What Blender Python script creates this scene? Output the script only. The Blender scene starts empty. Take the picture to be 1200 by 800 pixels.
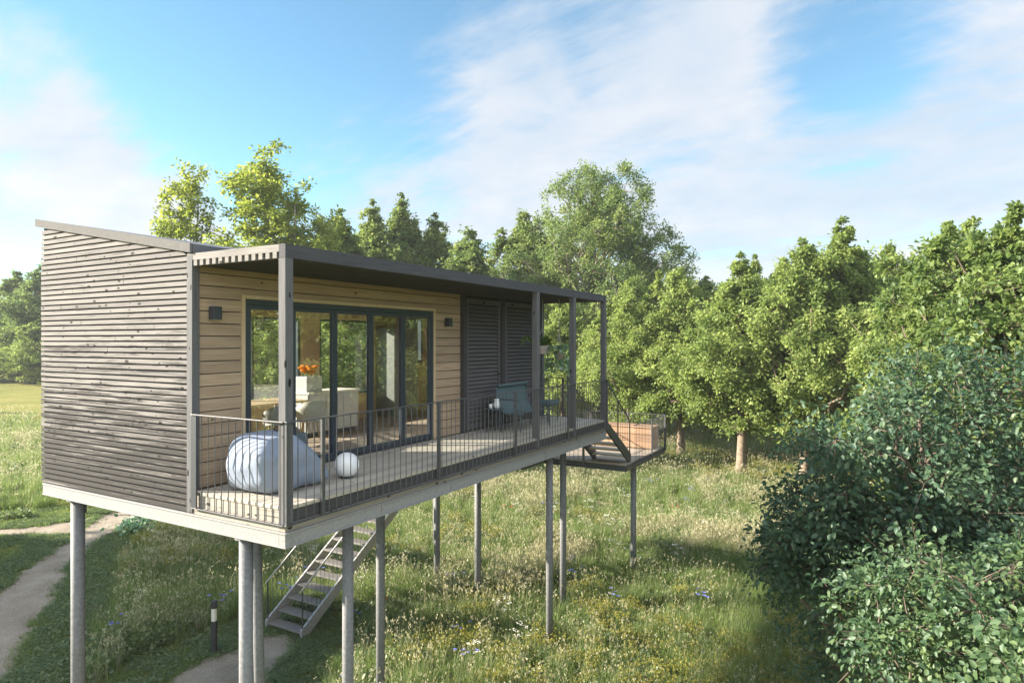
import bpy, math, random
import numpy as np
from math import radians as R
from mathutils import Vector, Matrix

# ------------------------------------------------------------------ camera, sky, sun, exposure
S = bpy.context.scene
COL = S.collection
CAM_H = 6.5
cam_d = bpy.data.cameras.new('camera')
cam = bpy.data.objects.new('camera', cam_d)
COL.objects.link(cam)
cam.location = (-5.118, -5.852, CAM_H)
cam.rotation_euler = (R(90), 0, -math.atan2(.8673, .4977))
cam_d.sensor_width = 36
cam_d.lens = 36 * 772 / 1200
cam_d.clip_end = 3000
S.camera = cam

SUN_EL = R(22)
SUN_U, SUN_V = -.485, .8745                     # horizontal direction towards the sun
S.view_settings.view_transform = 'Standard'
S.view_settings.look = 'None'
S.view_settings.gamma = 1
S.view_settings.exposure = 2.08

world = bpy.data.worlds.new('World')
S.world = world
world.use_nodes = True
wt = world.node_tree
wt.nodes.clear()


def N(tree, kind, **kw):
    n = tree.nodes.new(kind)
    for k, v in kw.items():
        if k == 'inp':
            for a, b in v.items():
                n.inputs[a].default_value = b
        else:
            setattr(n, k, v)
    return n


def build_world():
    t, L = wt, wt.links.new
    out = N(t, 'ShaderNodeOutputWorld')
    bg = N(t, 'ShaderNodeBackground', inp={'Strength': 0.05})
    L(bg.outputs[0], out.inputs[0])
    sky = N(t, 'ShaderNodeTexSky', sky_type='NISHITA', sun_disc=False, sun_elevation=SUN_EL,
            sun_rotation=math.atan2(SUN_U, SUN_V), altitude=200, air_density=1.0, dust_density=.15, ozone_density=2.2)
    tc = N(t, 'ShaderNodeTexCoord')

    def math_(op, a, b=None, clamp=False):
        m = N(t, 'ShaderNodeMath', operation=op, use_clamp=clamp)
        for i, x in enumerate((a, b)):
            if x is None:
                continue
            if isinstance(x, (int, float)):
                m.inputs[i].default_value = x
            else:
                L(x, m.inputs[i])
        return m.outputs[0]
    # direction turned so that +Y is the way the terrace looks out
    rot = N(t, 'ShaderNodeVectorRotate', rotation_type='Z_AXIS', inp={'Angle': math.atan2(.8673, .4977)})
    L(tc.outputs['Generated'], rot.inputs['Vector'])
    sep = N(t, 'ShaderNodeSeparateXYZ')
    L(rot.outputs[0], sep.inputs[0])
    zz = math_('ADD', math_('MAXIMUM', sep.outputs[2], 0.0), .22)
    px = math_('DIVIDE', sep.outputs[0], zz)
    py = math_('DIVIDE', sep.outputs[1], zz)
    comb = N(t, 'ShaderNodeCombineXYZ')
    L(px, comb.inputs[0])
    L(py, comb.inputs[1])

    def fbm(scale, detail, rough, stretch, ang, dist, off=0.0):
        mp = N(t, 'ShaderNodeMapping')
        vr = N(t, 'ShaderNodeVectorRotate', rotation_type='Z_AXIS', inp={'Angle': ang})
        L(comb.outputs[0], vr.inputs['Vector'])
        mp.inputs['Scale'].default_value = (stretch[0], stretch[1], 1)
        mp.inputs['Location'].default_value = (off, off * .7, off * .3)
        L(vr.outputs[0], mp.inputs['Vector'])
        n = N(t, 'ShaderNodeTexNoise', inp={'Scale': scale, 'Detail': detail, 'Roughness': rough, 'Distortion': dist})
        L(mp.outputs[0], n.inputs['Vector'])
        return n.outputs[0]
    wisp = fbm(1.25, 10, .60, (2.2, .8), R(-55), .9, 3.1)
    puff = fbm(2.6, 10, .62, (1, 1.25), R(15), .5, 7.7)
    streak = fbm(5.0, 8, .66, (2.4, .6), R(-48), .8, 11.0)
    soft = fbm(1.0, 6, .55, (1.6, .8), R(-40), .6, 1.3)

    def blob(x, y, r0, r1, w):
        v = Vector(((x - 600) / 772, 1, (400 - y) / 772)).normalized()
        return blob_dir(v, r0, r1, w)

    def blob_dir(v, r0, r1, w):
        d = N(t, 'ShaderNodeVectorMath', operation='DOT_PRODUCT')
        L(rot.outputs[0], d.inputs[0])
        d.inputs[1].default_value = v
        mr = N(t, 'ShaderNodeMapRange', interpolation_type='SMOOTHSTEP')
        L(d.outputs['Value'], mr.inputs['Value'])
        mr.inputs['From Min'].default_value = math.cos(R(r1))
        mr.inputs['From Max'].default_value = math.cos(R(r0))
        mr.inputs['To Min'].default_value = 0
        mr.inputs['To Max'].default_value = w
        return mr.outputs[0]
    bias = None
    for b in [(1000, 230, 8, 34, .27), (740, 190, 4, 18, .14), (560, 262, 2, 12, .32), (640, 60, 3, 13, .17), (590, 40, 1, 6, .08),
              (1150, 250, 5, 22, .12), (1000, 25, 2, 8, -.30), (700, 35, 1, 6, -.15), (950, 120, 1, 8, -.14), (860, 60, 2, 9, .05),
              (120, 240, 1, 11, .25), (30, 120, 1, 8, .24), (110, 150, 1, 5, .12), (210, 250, 1, 9, .24), (400, 225, 1, 8, .22), (450, 70, 1, 6, .10), (300, 60, 6, 16, -.24), (500, 150, 2, 7, -.14), (200, 150, 2, 7, -.08)]:
        o = blob(*b)
        bias = o if bias is None else math_('ADD', bias, o)
    back = blob_dir(Vector((.25, -.85, .50)).normalized(), 30, 85, 1.0)  # unseen cloud bank behind the camera, added as fill light
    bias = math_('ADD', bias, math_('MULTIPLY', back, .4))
    dens = math_('ADD', math_('ADD', math_('MULTIPLY', wisp, .95), math_('ADD', math_('MULTIPLY', puff, .75), math_('MULTIPLY', streak, .42))), bias)
    cov = N(t, 'ShaderNodeMapRange', interpolation_type='SMOOTHSTEP')
    L(dens, cov.inputs['Value'])
    cov.inputs['From Min'].default_value = 1.0
    cov.inputs['From Max'].default_value = 1.52
    shade = N(t, 'ShaderNodeMapRange')
    L(math_('ADD', math_('MULTIPLY', soft, .7), math_('MULTIPLY', puff, .5)), shade.inputs['Value'])
    shade.inputs['From Min'].default_value = .45
    shade.inputs['From Max'].default_value = .75
    ccol = N(t, 'ShaderNodeMixRGB')
    ccol.inputs[1].default_value = (3.05, 3.6, 4.25, 1)
    ccol.inputs[2].default_value = (4.5, 4.47, 4.6, 1)
    L(shade.outputs[0], ccol.inputs[0])
    # the added cloud bank behind the camera is brightened to fill shaded fronts
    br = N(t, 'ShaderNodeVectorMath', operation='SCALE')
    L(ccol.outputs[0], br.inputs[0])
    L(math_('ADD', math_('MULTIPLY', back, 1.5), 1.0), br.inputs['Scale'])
    # thin veil of pale air near the horizon belongs to the sky itself
    tint = N(t, 'ShaderNodeMixRGB', blend_type='MULTIPLY', inp={0: 1.0})
    L(sky.outputs[0], tint.inputs[1])
    tint.inputs[2].default_value = (1.06, 1.34, 1.26, 1)
    mix = N(t, 'ShaderNodeMixRGB')
    hz = N(t, 'ShaderNodeMapRange')
    L(sep.outputs[2], hz.inputs['Value'])
    hz.inputs['From Min'].default_value = -.06
    hz.inputs['From Max'].default_value = .0
    L(math_('MULTIPLY', math_('MULTIPLY', cov.outputs[0], .93), hz.outputs[0]), mix.inputs[0])
    L(tint.outputs[0], mix.inputs[1])
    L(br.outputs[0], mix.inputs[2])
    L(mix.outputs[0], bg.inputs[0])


build_world()
sun_d = bpy.data.lights.new('sun', 'SUN')
sun_d.energy = 5.0
sun_d.angle = R(1.0)
sun_d.color = (1.0, .90, .76)
sun = bpy.data.objects.new('sun', sun_d)
COL.objects.link(sun)
sun_dir = Vector((SUN_U * math.cos(SUN_EL), SUN_V * math.cos(SUN_EL), math.sin(SUN_EL)))
sun.rotation_euler = sun_dir.to_track_quat('Z', 'Y').to_euler()
sun.location = (-10, 30, 30)

# ------------------------------------------------------------------ materials
MATS = {}


def new_mat(name):
    m = bpy.data.materials.new(name)
    m.use_nodes = True
    m.node_tree.nodes.clear()
    MATS[name] = m
    return m, m.node_tree, m.node_tree.links.new


def ramp(t, stops):
    r = N(t, 'ShaderNodeValToRGB')
    e = r.color_ramp.elements
    while len(e) < len(stops):
        e.new(.5)
    for el, (p, c) in zip(e, stops):
        el.position = p
        el.color = (*c, 1) if len(c) == 3 else c
    return r


def plain(name, col, rough=.5, metal=0.0, var=.12, scale=6.0, bump=0.0, spec=.5, coat=0.0):
    m, t, L = new_mat(name)
    o = N(t, 'ShaderNodeOutputMaterial')
    b = N(t, 'ShaderNodeBsdfPrincipled', inp={'Roughness': rough, 'Metallic': metal, 'Specular IOR Level': spec, 'Coat Weight': coat})
    L(b.outputs[0], o.inputs[0])
    g = N(t, 'ShaderNodeNewGeometry')
    n = N(t, 'ShaderNodeTexNoise', inp={'Scale': scale, 'Detail': 6, 'Roughness': .6})
    L(g.outputs['Position'], n.inputs['Vector'])
    c0 = [x * (1 - var) for x in col]
    c1 = [min(1, x * (1 + var)) for x in col]
    r = ramp(t, [(.3, c0), (.7, c1)])
    L(n.outputs[0], r.inputs[0])
    L(r.outputs[0], b.inputs['Base Color'])
    if bump:
        bp = N(t, 'ShaderNodeBump', inp={'Strength': bump, 'Distance': .02})
        L(n.outputs[0], bp.inputs['Height'])
        L(bp.outputs[0], b.inputs['Normal'])
    return m


def timber(name, axis, c_lo, c_hi, knots=.5, streak=.5, rough=.75, plank=None, low_wear=None, sat=1.0):
    """planed boards with grain along axis (0, 1, 2); plank = (axis, pitch) gives each board its own tone"""
    m, t, L = new_mat(name)
    o = N(t, 'ShaderNodeOutputMaterial')
    b = N(t, 'ShaderNodeBsdfPrincipled', inp={'Roughness': rough, 'Specular IOR Level': .14})
    L(b.outputs[0], o.inputs[0])
    g = N(t, 'ShaderNodeNewGeometry')

    def noise(along, across, detail=5, rgh=.6, off=0, dist=0.0):
        mp = N(t, 'ShaderNodeMapping')
        sc = [across] * 3
        sc[axis] = along
        mp.inputs['Scale'].default_value = sc
        mp.inputs['Location'].default_value = (off, off, off)
        L(g.outputs['Position'], mp.inputs['Vector'])
        n = N(t, 'ShaderNodeTexNoise', inp={'Scale': 1, 'Detail': detail, 'Roughness': rgh, 'Distortion': dist})
        L(mp.outputs[0], n.inputs['Vector'])
        return n.outputs[0]
    grain = noise(1.6, 45, 6, .65, 0, .4)
    base = ramp(t, [(.28, c_lo), (.72, c_hi)])
    L(grain, base.inputs[0])
    col = base.outputs[0]

    def mixc(fac, c, col, mode='MIX'):
        mx = N(t, 'ShaderNodeMixRGB', blend_type=mode)
        if isinstance(fac, (int, float)):
            mx.inputs[0].default_value = fac
        else:
            L(fac, mx.inputs[0])
        L(col, mx.inputs[1])
        if isinstance(c, tuple):
            mx.inputs[2].default_value = (*c, 1)
        else:
            L(c, mx.inputs[2])
        return mx.outputs[0]
    if plank:
        ax, pitch = plank
        sp = N(t, 'ShaderNodeSeparateXYZ')
        L(g.outputs['Position'], sp.inputs[0])
        dv = N(t, 'ShaderNodeMath', operation='DIVIDE')
        L(sp.outputs[ax], dv.inputs[0])
        dv.inputs[1].default_value = pitch
        fl = N(t, 'ShaderNodeMath', operation='FLOOR')
        L(dv.outputs[0], fl.inputs[0])
        wn = N(t, 'ShaderNodeTexWhiteNoise', noise_dimensions='1D')
        L(fl.outputs[0], wn.inputs['W'])
        pr = ramp(t, [(0, (.74, .74, .76)), (1, (1.0, 1.0, 1.0))])
        L(wn.outputs['Value'], pr.inputs[0])
        col = mixc(1.0, pr.outputs[0], col, 'MULTIPLY')
    if streak:
        s = noise(.9, 26, 4, .7, 5.3, .6)
        r = ramp(t, [(.60, (0, 0, 0)), (.70, (1, 1, 1))])
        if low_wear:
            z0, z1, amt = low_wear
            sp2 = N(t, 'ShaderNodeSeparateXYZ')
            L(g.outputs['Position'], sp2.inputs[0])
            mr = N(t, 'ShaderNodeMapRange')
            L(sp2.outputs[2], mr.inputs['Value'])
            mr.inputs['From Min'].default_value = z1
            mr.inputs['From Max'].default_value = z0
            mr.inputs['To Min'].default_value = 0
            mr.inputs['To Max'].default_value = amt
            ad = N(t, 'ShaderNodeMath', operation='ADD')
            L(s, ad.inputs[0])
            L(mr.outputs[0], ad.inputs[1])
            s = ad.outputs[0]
        L(s, r.inputs[0])
        f = N(t, 'ShaderNodeMath', operation='MULTIPLY')
        L(r.outputs[0], f.inputs[0])
        f.inputs[1].default_value = streak
        col = mixc(f.outputs[0], tuple(x * .24 for x in c_lo), col)
    if knots:
        mp = N(t, 'ShaderNodeMapping')
        sc = [15.0] * 3
        sc[axis] = 6.5
        mp.inputs['Scale'].default_value = sc
        L(g.outputs['Position'], mp.inputs['Vector'])
        v = N(t, 'ShaderNodeTexVoronoi', inp={'Scale': 1, 'Randomness': 1})
        L(mp.outputs[0], v.inputs['Vector'])
        dn = noise(30, 60, 2, .5, 2.0)
        ad = N(t, 'ShaderNodeMath', operation='MULTIPLY_ADD')
        L(dn, ad.inputs[0])
        ad.inputs[1].default_value = .30
        sz = N(t, 'ShaderNodeSeparateColor')
        L(v.outputs['Color'], sz.inputs[0])
        sq = N(t, 'ShaderNodeMath', operation='POWER')
        L(sz.outputs[1], sq.inputs[0])
        sq.inputs[1].default_value = .5
        s3 = N(t, 'ShaderNodeMath', operation='MULTIPLY_ADD')
        L(sq.outputs[0], s3.inputs[0])
        s3.inputs[1].default_value = .30
        L(v.outputs['Distance'], s3.inputs[2])
        L(s3.outputs[0], ad.inputs[2])
        r = ramp(t, [(.47, (1, 1, 1)), (.57, (0, 0, 0))])
        L(ad.outputs[0], r.inputs[0])
        pick = N(t, 'ShaderNodeMath', operation='GREATER_THAN')
        sc3 = N(t, 'ShaderNodeSeparateColor')
        L(v.outputs['Color'], sc3.inputs[0])
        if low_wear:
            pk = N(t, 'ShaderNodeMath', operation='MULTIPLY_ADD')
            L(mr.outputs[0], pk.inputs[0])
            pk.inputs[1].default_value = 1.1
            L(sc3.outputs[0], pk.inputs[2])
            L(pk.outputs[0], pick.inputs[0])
        else:
            L(sc3.outputs[0], pick.inputs[0])
        pick.inputs[1].default_value = 1 - knots
        f = N(t, 'ShaderNodeMath', operation='MULTIPLY')
        L(r.outputs[0], f.inputs[0])
        L(pick.outputs[0], f.inputs[1])
        col = mixc(f.outputs[0], tuple(x * .10 for x in c_lo), col)
    L(col, b.inputs['Base Color'])
    bp = N(t, 'ShaderNodeBump', inp={'Strength': .25, 'Distance': .004})
    L(grain, bp.inputs['Height'])
    L(bp.outputs[0], b.inputs['Normal'])
    return m


D = 4.643                                     # deck level above the meadow
GREY_LO, GREY_HI = (.138, .128, .121), (.248, .233, .222)
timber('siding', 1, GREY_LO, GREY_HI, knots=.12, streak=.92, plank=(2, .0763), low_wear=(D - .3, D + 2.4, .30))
timber('grey_post', 2, (.080, .080, .084), (.140, .139, .142), knots=.12, streak=.3)
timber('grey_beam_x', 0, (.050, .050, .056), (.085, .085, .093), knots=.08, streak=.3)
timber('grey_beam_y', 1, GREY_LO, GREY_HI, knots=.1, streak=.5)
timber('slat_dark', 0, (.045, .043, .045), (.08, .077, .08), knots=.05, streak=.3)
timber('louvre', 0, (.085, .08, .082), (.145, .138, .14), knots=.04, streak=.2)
timber('rough_beam', 0, (.20, .18, .15), (.34, .31, .26), knots=.6, streak=.9)
timber('rough_beam_side', 1, (.22, .20, .17), (.36, .33, .29), knots=.6, streak=.9)
timber('larch', 0, (.34, .238, .155), (.53, .40, .28), knots=.03, streak=.15, plank=(2, .16))
timber('larch_trim', 2, (.45, .34, .21), (.58, .46, .30), knots=.02, streak=.1)
timber('deck', 0, (.40, .36, .29), (.56, .51, .43), knots=.04, streak=.25, plank=(1, .115))
timber('room_wood', 1, (.42, .29, .16), (.58, .43, .26), knots=.03, streak=.15, plank=(2, .16))
timber('room_ceiling', 0, (.46, .32, .17), (.62, .46, .27), knots=.03, streak=.15, plank=(1, .14))
timber('room_floor', 0, (.40, .31, .23), (.54, .44, .34), knots=.03, streak=.2, plank=(1, .16))
timber('landing_deck', 1, (.28, .235, .185), (.42, .36, .29), knots=.08, streak=.5, plank=(0, .14))
timber('bench_wood', 1, (.30, .19, .12), (.42, .28, .18), knots=.03, streak=.3, plank=(2, .2))
timber('tread_wood', 1, (.36, .31, .25), (.52, .46, .38), knots=.06, streak=.3)
plain('roof', (.10, .10, .105), .6, 0, .2, 3)
plain('fascia', (.135, .131, .128), .9, 0, .1, 20, 0, .08)
plain('steel', (.25, .246, .243), .6, 0, .16, 28, .05, .25)
plain('stilt_steel', (.16, .162, .165), .6, 0, .25, 22, .05, .25)
plain('dark_steel', (.045, .05, .058), .45, .2, .15, 30)
plain('rail_steel', (.10, .10, .105), .45, .4, .2, 30)
plain('frame_paint', (.030, .040, .055), .35, 0, .08, 20)
plain('lamp_body', (.03, .035, .045), .4, 0, .1, 20)
plain('galvanised', (.36, .35, .34), .5, .4, .25, 35, .04)
plain('tread_metal', (.19, .18, .165), .6, .3, .2, 40, .05)
plain('white_fabric', (.23, .265, .335), .9, 0, .05, 9, .25, .2)
plain('teal_fabric', (.095, .145, .165), .85, 0, .12, 30, .1, .2)
plain('teal_metal', (.07, .10, .115), .45, .2, .1, 20)
plain('lamp_globe', (.78, .78, .78), .35, 0, .02, 5)
plain('white_paint', (.52, .51, .49), .4, 0, .04, 5)
plain('ceramic', (.8, .8, .8), .2, 0, .02, 5)
plain('chair_shell', (.55, .51, .46), .6, 0, .06, 8)
plain('sofa_fabric', (.22, .27, .34), .9, 0, .08, 20, .1, .2)
plain('flower_orange', (.75, .27, .03), .7, 0, .25, 60, 0, .2)
plain('pot_clay', (.34, .23, .19), .8, 0, .2, 15)
plain('pot_grey', (.40, .34, .31), .8, 0, .2, 15)
plain('rope', (.45, .42, .38), .8)
plain('bollard_body', (.035, .035, .037), .45, .1, .1, 20)
plain('bollard_lens', (.62, .62, .52), .3, 0, .05, 12)
plain('kitchen', (.17, .18, .165), .5, 0, .08, 5)
plain('white_lining', (.72, .68, .62), .6, 0, .04, 5)
plain('wall_core', (.035, .033, .032), .9, 0, .1, 8)
plain('path_stone', (.34, .30, .25), .9, 0, .35, 9)
plain('bark', (.17, .125, .085), .9, 0, .35, 9, .6, .2)
plain('bark_row', (.20, .155, .115), .9, 0, .35, 7, .6, .2)
plain('bark_pale', (.30, .25, .20), .9, 0, .35, 7, .6, .2)
plain('twig_bark', (.13, .10, .08), .9, 0, .3, 9, .3, .2)


def glass_mat():
    m, t, L = new_mat('glass')
    o = N(t, 'ShaderNodeOutputMaterial')
    tr = N(t, 'ShaderNodeBsdfTransparent', inp={'Color': (.96, .975, .97, 1)})
    gl = N(t, 'ShaderNodeBsdfGlossy', inp={'Roughness': 0.0, 'Color': (1, 1, 1, 1)})
    fr = N(t, 'ShaderNodeFresnel', inp={'IOR': 1.62})
    mx = N(t, 'ShaderNodeMixShader')
    mu = N(t, 'ShaderNodeMath', operation='MULTIPLY_ADD', use_clamp=True)
    L(fr.outputs[0], mu.inputs[0])
    mu.inputs[1].default_value = 1.4
    mu.inputs[2].default_value = .10
    ge = N(t, 'ShaderNodeNewGeometry')
    inv = N(t, 'ShaderNodeMath', operation='SUBTRACT')      # only the face where light enters the sheet mirrors
    inv.inputs[0].default_value = 1
    L(ge.outputs['Backfacing'], inv.inputs[1])
    fm = N(t, 'ShaderNodeMath', operation='MULTIPLY')
    L(mu.outputs[0], fm.inputs[0])
    L(inv.outputs[0], fm.inputs[1])
    L(fm.outputs[0], mx.inputs[0])
    L(tr.outputs[0], mx.inputs[1])
    L(gl.outputs[0], mx.inputs[2])
    L(mx.outputs[0], o.inputs[0])


glass_mat()


def leaf_mat(name, dark, mid, light, trans=.4, gloss=.06):
    m, t, L = new_mat(name)
    o = N(t, 'ShaderNodeOutputMaterial')
    at = N(t, 'ShaderNodeAttribute', attribute_name='tint')
    oi = N(t, 'ShaderNodeObjectInfo')
    ad = N(t, 'ShaderNodeMath', operation='MULTIPLY_ADD')
    L(oi.outputs['Random'], ad.inputs[0])
    ad.inputs[1].default_value = .16
    L(at.outputs['Fac'], ad.inputs[2])
    r = ramp(t, [(.1, dark), (.55, mid), (1.0, light)])
    L(ad.outputs[0], r.inputs[0])
    df = N(t, 'ShaderNodeBsdfDiffuse')
    tl = N(t, 'ShaderNodeBsdfTranslucent')
    gl = N(t, 'ShaderNodeBsdfGlossy', inp={'Roughness': .55, 'Color': (.9, .95, 1, 1)})
    hs = N(t, 'ShaderNodeHueSaturation', inp={'Hue': .496, 'Saturation': 1.0, 'Value': 1.55})
    L(r.outputs[0], df.inputs[0])
    L(r.outputs[0], hs.inputs['Color'])
    L(hs.outputs[0], tl.inputs[0])
    m1 = N(t, 'ShaderNodeMixShader', inp={0: trans})
    L(df.outputs[0], m1.inputs[1])
    L(tl.outputs[0], m1.inputs[2])
    m2 = N(t, 'ShaderNodeMixShader', inp={0: gloss})
    L(m1.outputs[0], m2.inputs[1])
    L(gl.outputs[0], m2.inputs[2])
    L(m2.outputs[0], o.inputs[0])
    return m


leaf_mat('leaf_row', (.092, .142, .036), (.20, .265, .066), (.33, .38, .125), .5, .015)
leaf_mat('leaf_big', (.070, .12, .038), (.145, .205, .058), (.25, .29, .09), .5, .015)
leaf_mat('leaf_sparse', (.10, .14, .022), (.20, .25, .035), (.31, .34, .07), .55, .015)
leaf_mat('leaf_dark', (.075, .125, .036), (.155, .21, .055), (.25, .29, .085), .5, .015)
leaf_mat('leaf_near', (.065, .115, .032), (.14, .20, .050), (.25, .30, .09), .5, .02)
leaf_mat('leaf_bush', (.025, .064, .035), (.056, .110, .056), (.13, .19, .085), .42, .03)
leaf_mat('leaf_low', (.032, .076, .034), (.074, .134, .054), (.155, .215, .08), .45, .03)
leaf_mat('grass_green', (.075, .122, .030), (.165, .235, .062), (.28, .34, .125), .45, .02)
leaf_mat('grass_straw', (.21, .20, .10), (.35, .33, .19), (.50, .47, .32), .4, .02)
leaf_mat('grass_weed', (.055, .10, .034), (.115, .17, .058), (.2, .24, .095), .4, .04)
leaf_mat('grass_gold', (.13, .14, .028), (.23, .225, .045), (.35, .32, .08), .4, .02)
leaf_mat('petal_blue', (.08, .09, .35), (.14, .16, .48), (.25, .27, .6), .3, .02)
leaf_mat('petal_white', (.6, .6, .5), (.72, .72, .64), (.8, .8, .72), .3, .02)
leaf_mat('petal_red', (.4, .03, .015), (.55, .05, .02), (.6, .08, .03), .3, .02)
leaf_mat('pot_fern', (.06, .13, .02), (.12, .2, .04), (.2, .28, .07), .4, .05)
leaf_mat('pot_ivy', (.06, .16, .07), (.13, .26, .12), (.28, .40, .24), .35, .08)


def ground_mat():
    m, t, L = new_mat('meadow_soil')
    o = N(t, 'ShaderNodeOutputMaterial')
    b = N(t, 'ShaderNodeBsdfPrincipled', inp={'Roughness': .95, 'Specular IOR Level': .1})
    L(b.outputs[0], o.inputs[0])
    g = N(t, 'ShaderNodeNewGeometry')
    n1 = N(t, 'ShaderNodeTexNoise', inp={'Scale': .09, 'Detail': 8, 'Roughness': .65})
    n2 = N(t, 'ShaderNodeTexNoise', inp={'Scale': 3.5, 'Detail': 8, 'Roughness': .7})
    L(g.outputs['Position'], n1.inputs['Vector'])
    L(g.outputs['Position'], n2.inputs['Vector'])
    r1 = ramp(t, [(.3, (.13, .15, .032)), (.5, (.21, .21, .055)), (.7, (.30, .27, .085))])
    r2 = ramp(t, [(.3, (.45, .5, .4)), (.7, (1.15, 1.1, 1))])
    L(n1.outputs[0], r1.inputs[0])
    L(n2.outputs[0], r2.inputs[0])
    mx = N(t, 'ShaderNodeMixRGB', blend_type='MULTIPLY', inp={0: 1.0})
    L(r1.outputs[0], mx.inputs[1])
    L(r2.outputs[0], mx.inputs[2])
    L(mx.outputs[0], b.inputs['Base Color'])
    bp = N(t, 'ShaderNodeBump', inp={'Strength': .8, 'Distance': .08})
    L(n2.outputs[0], bp.inputs['Height'])
    L(bp.outputs[0], b.inputs['Normal'])
    m, t, L = new_mat('gravel_path')
    o = N(t, 'ShaderNodeOutputMaterial')
    b = N(t, 'ShaderNodeBsdfPrincipled', inp={'Roughness': .95, 'Specular IOR Level': .15})
    L(b.outputs[0], o.inputs[0])
    g = N(t, 'ShaderNodeNewGeometry')
    n1 = N(t, 'ShaderNodeTexNoise', inp={'Scale': 1.3, 'Detail': 8, 'Roughness': .6})
    n2 = N(t, 'ShaderNodeTexNoise', inp={'Scale': 22, 'Detail': 6, 'Roughness': .75})
    L(g.outputs['Position'], n1.inputs['Vector'])
    L(g.outputs['Position'], n2.inputs['Vector'])
    r1 = ramp(t, [(.3, (.25, .205, .155)), (.7, (.40, .345, .275))])
    r2 = ramp(t, [(.3, (.62, .62, .62)), (.7, (1.15, 1.15, 1.15))])
    L(n1.outputs[0], r1.inputs[0])
    L(n2.outputs[0], r2.inputs[0])
    mx = N(t, 'ShaderNodeMixRGB', blend_type='MULTIPLY', inp={0: 1.0})
    L(r1.outputs[0], mx.inputs[1])
    L(r2.outputs[0], mx.inputs[2])
    L(mx.outputs[0], b.inputs['Base Color'])
    bp = N(t, 'ShaderNodeBump', inp={'Strength': .7, 'Distance': .03})
    L(n2.outputs[0], bp.inputs['Height'])
    L(bp.outputs[0], b.inputs['Normal'])


ground_mat()


# ------------------------------------------------------------------ helpers
def tag(o, label=None, cat=None, group=None, kind=None):
    if label:
        o['label'] = label
    if cat:
        o['category'] = cat
    if group:
        o['group'] = group
    if kind:
        o['kind'] = kind
    return o


def empty(name, loc=(0, 0, 0), parent=None):
    o = bpy.data.objects.new(name, None)
    COL.objects.link(o)
    o.location = loc
    o.empty_display_size = .2
    if parent:
        o.parent = parent
    return o


def copy_tree(o, parent=None):
    c = o.copy()
    COL.objects.link(c)
    if parent:
        c.parent = parent
    for ch in list(o.children):
        copy_tree(ch, c)
    return c


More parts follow.
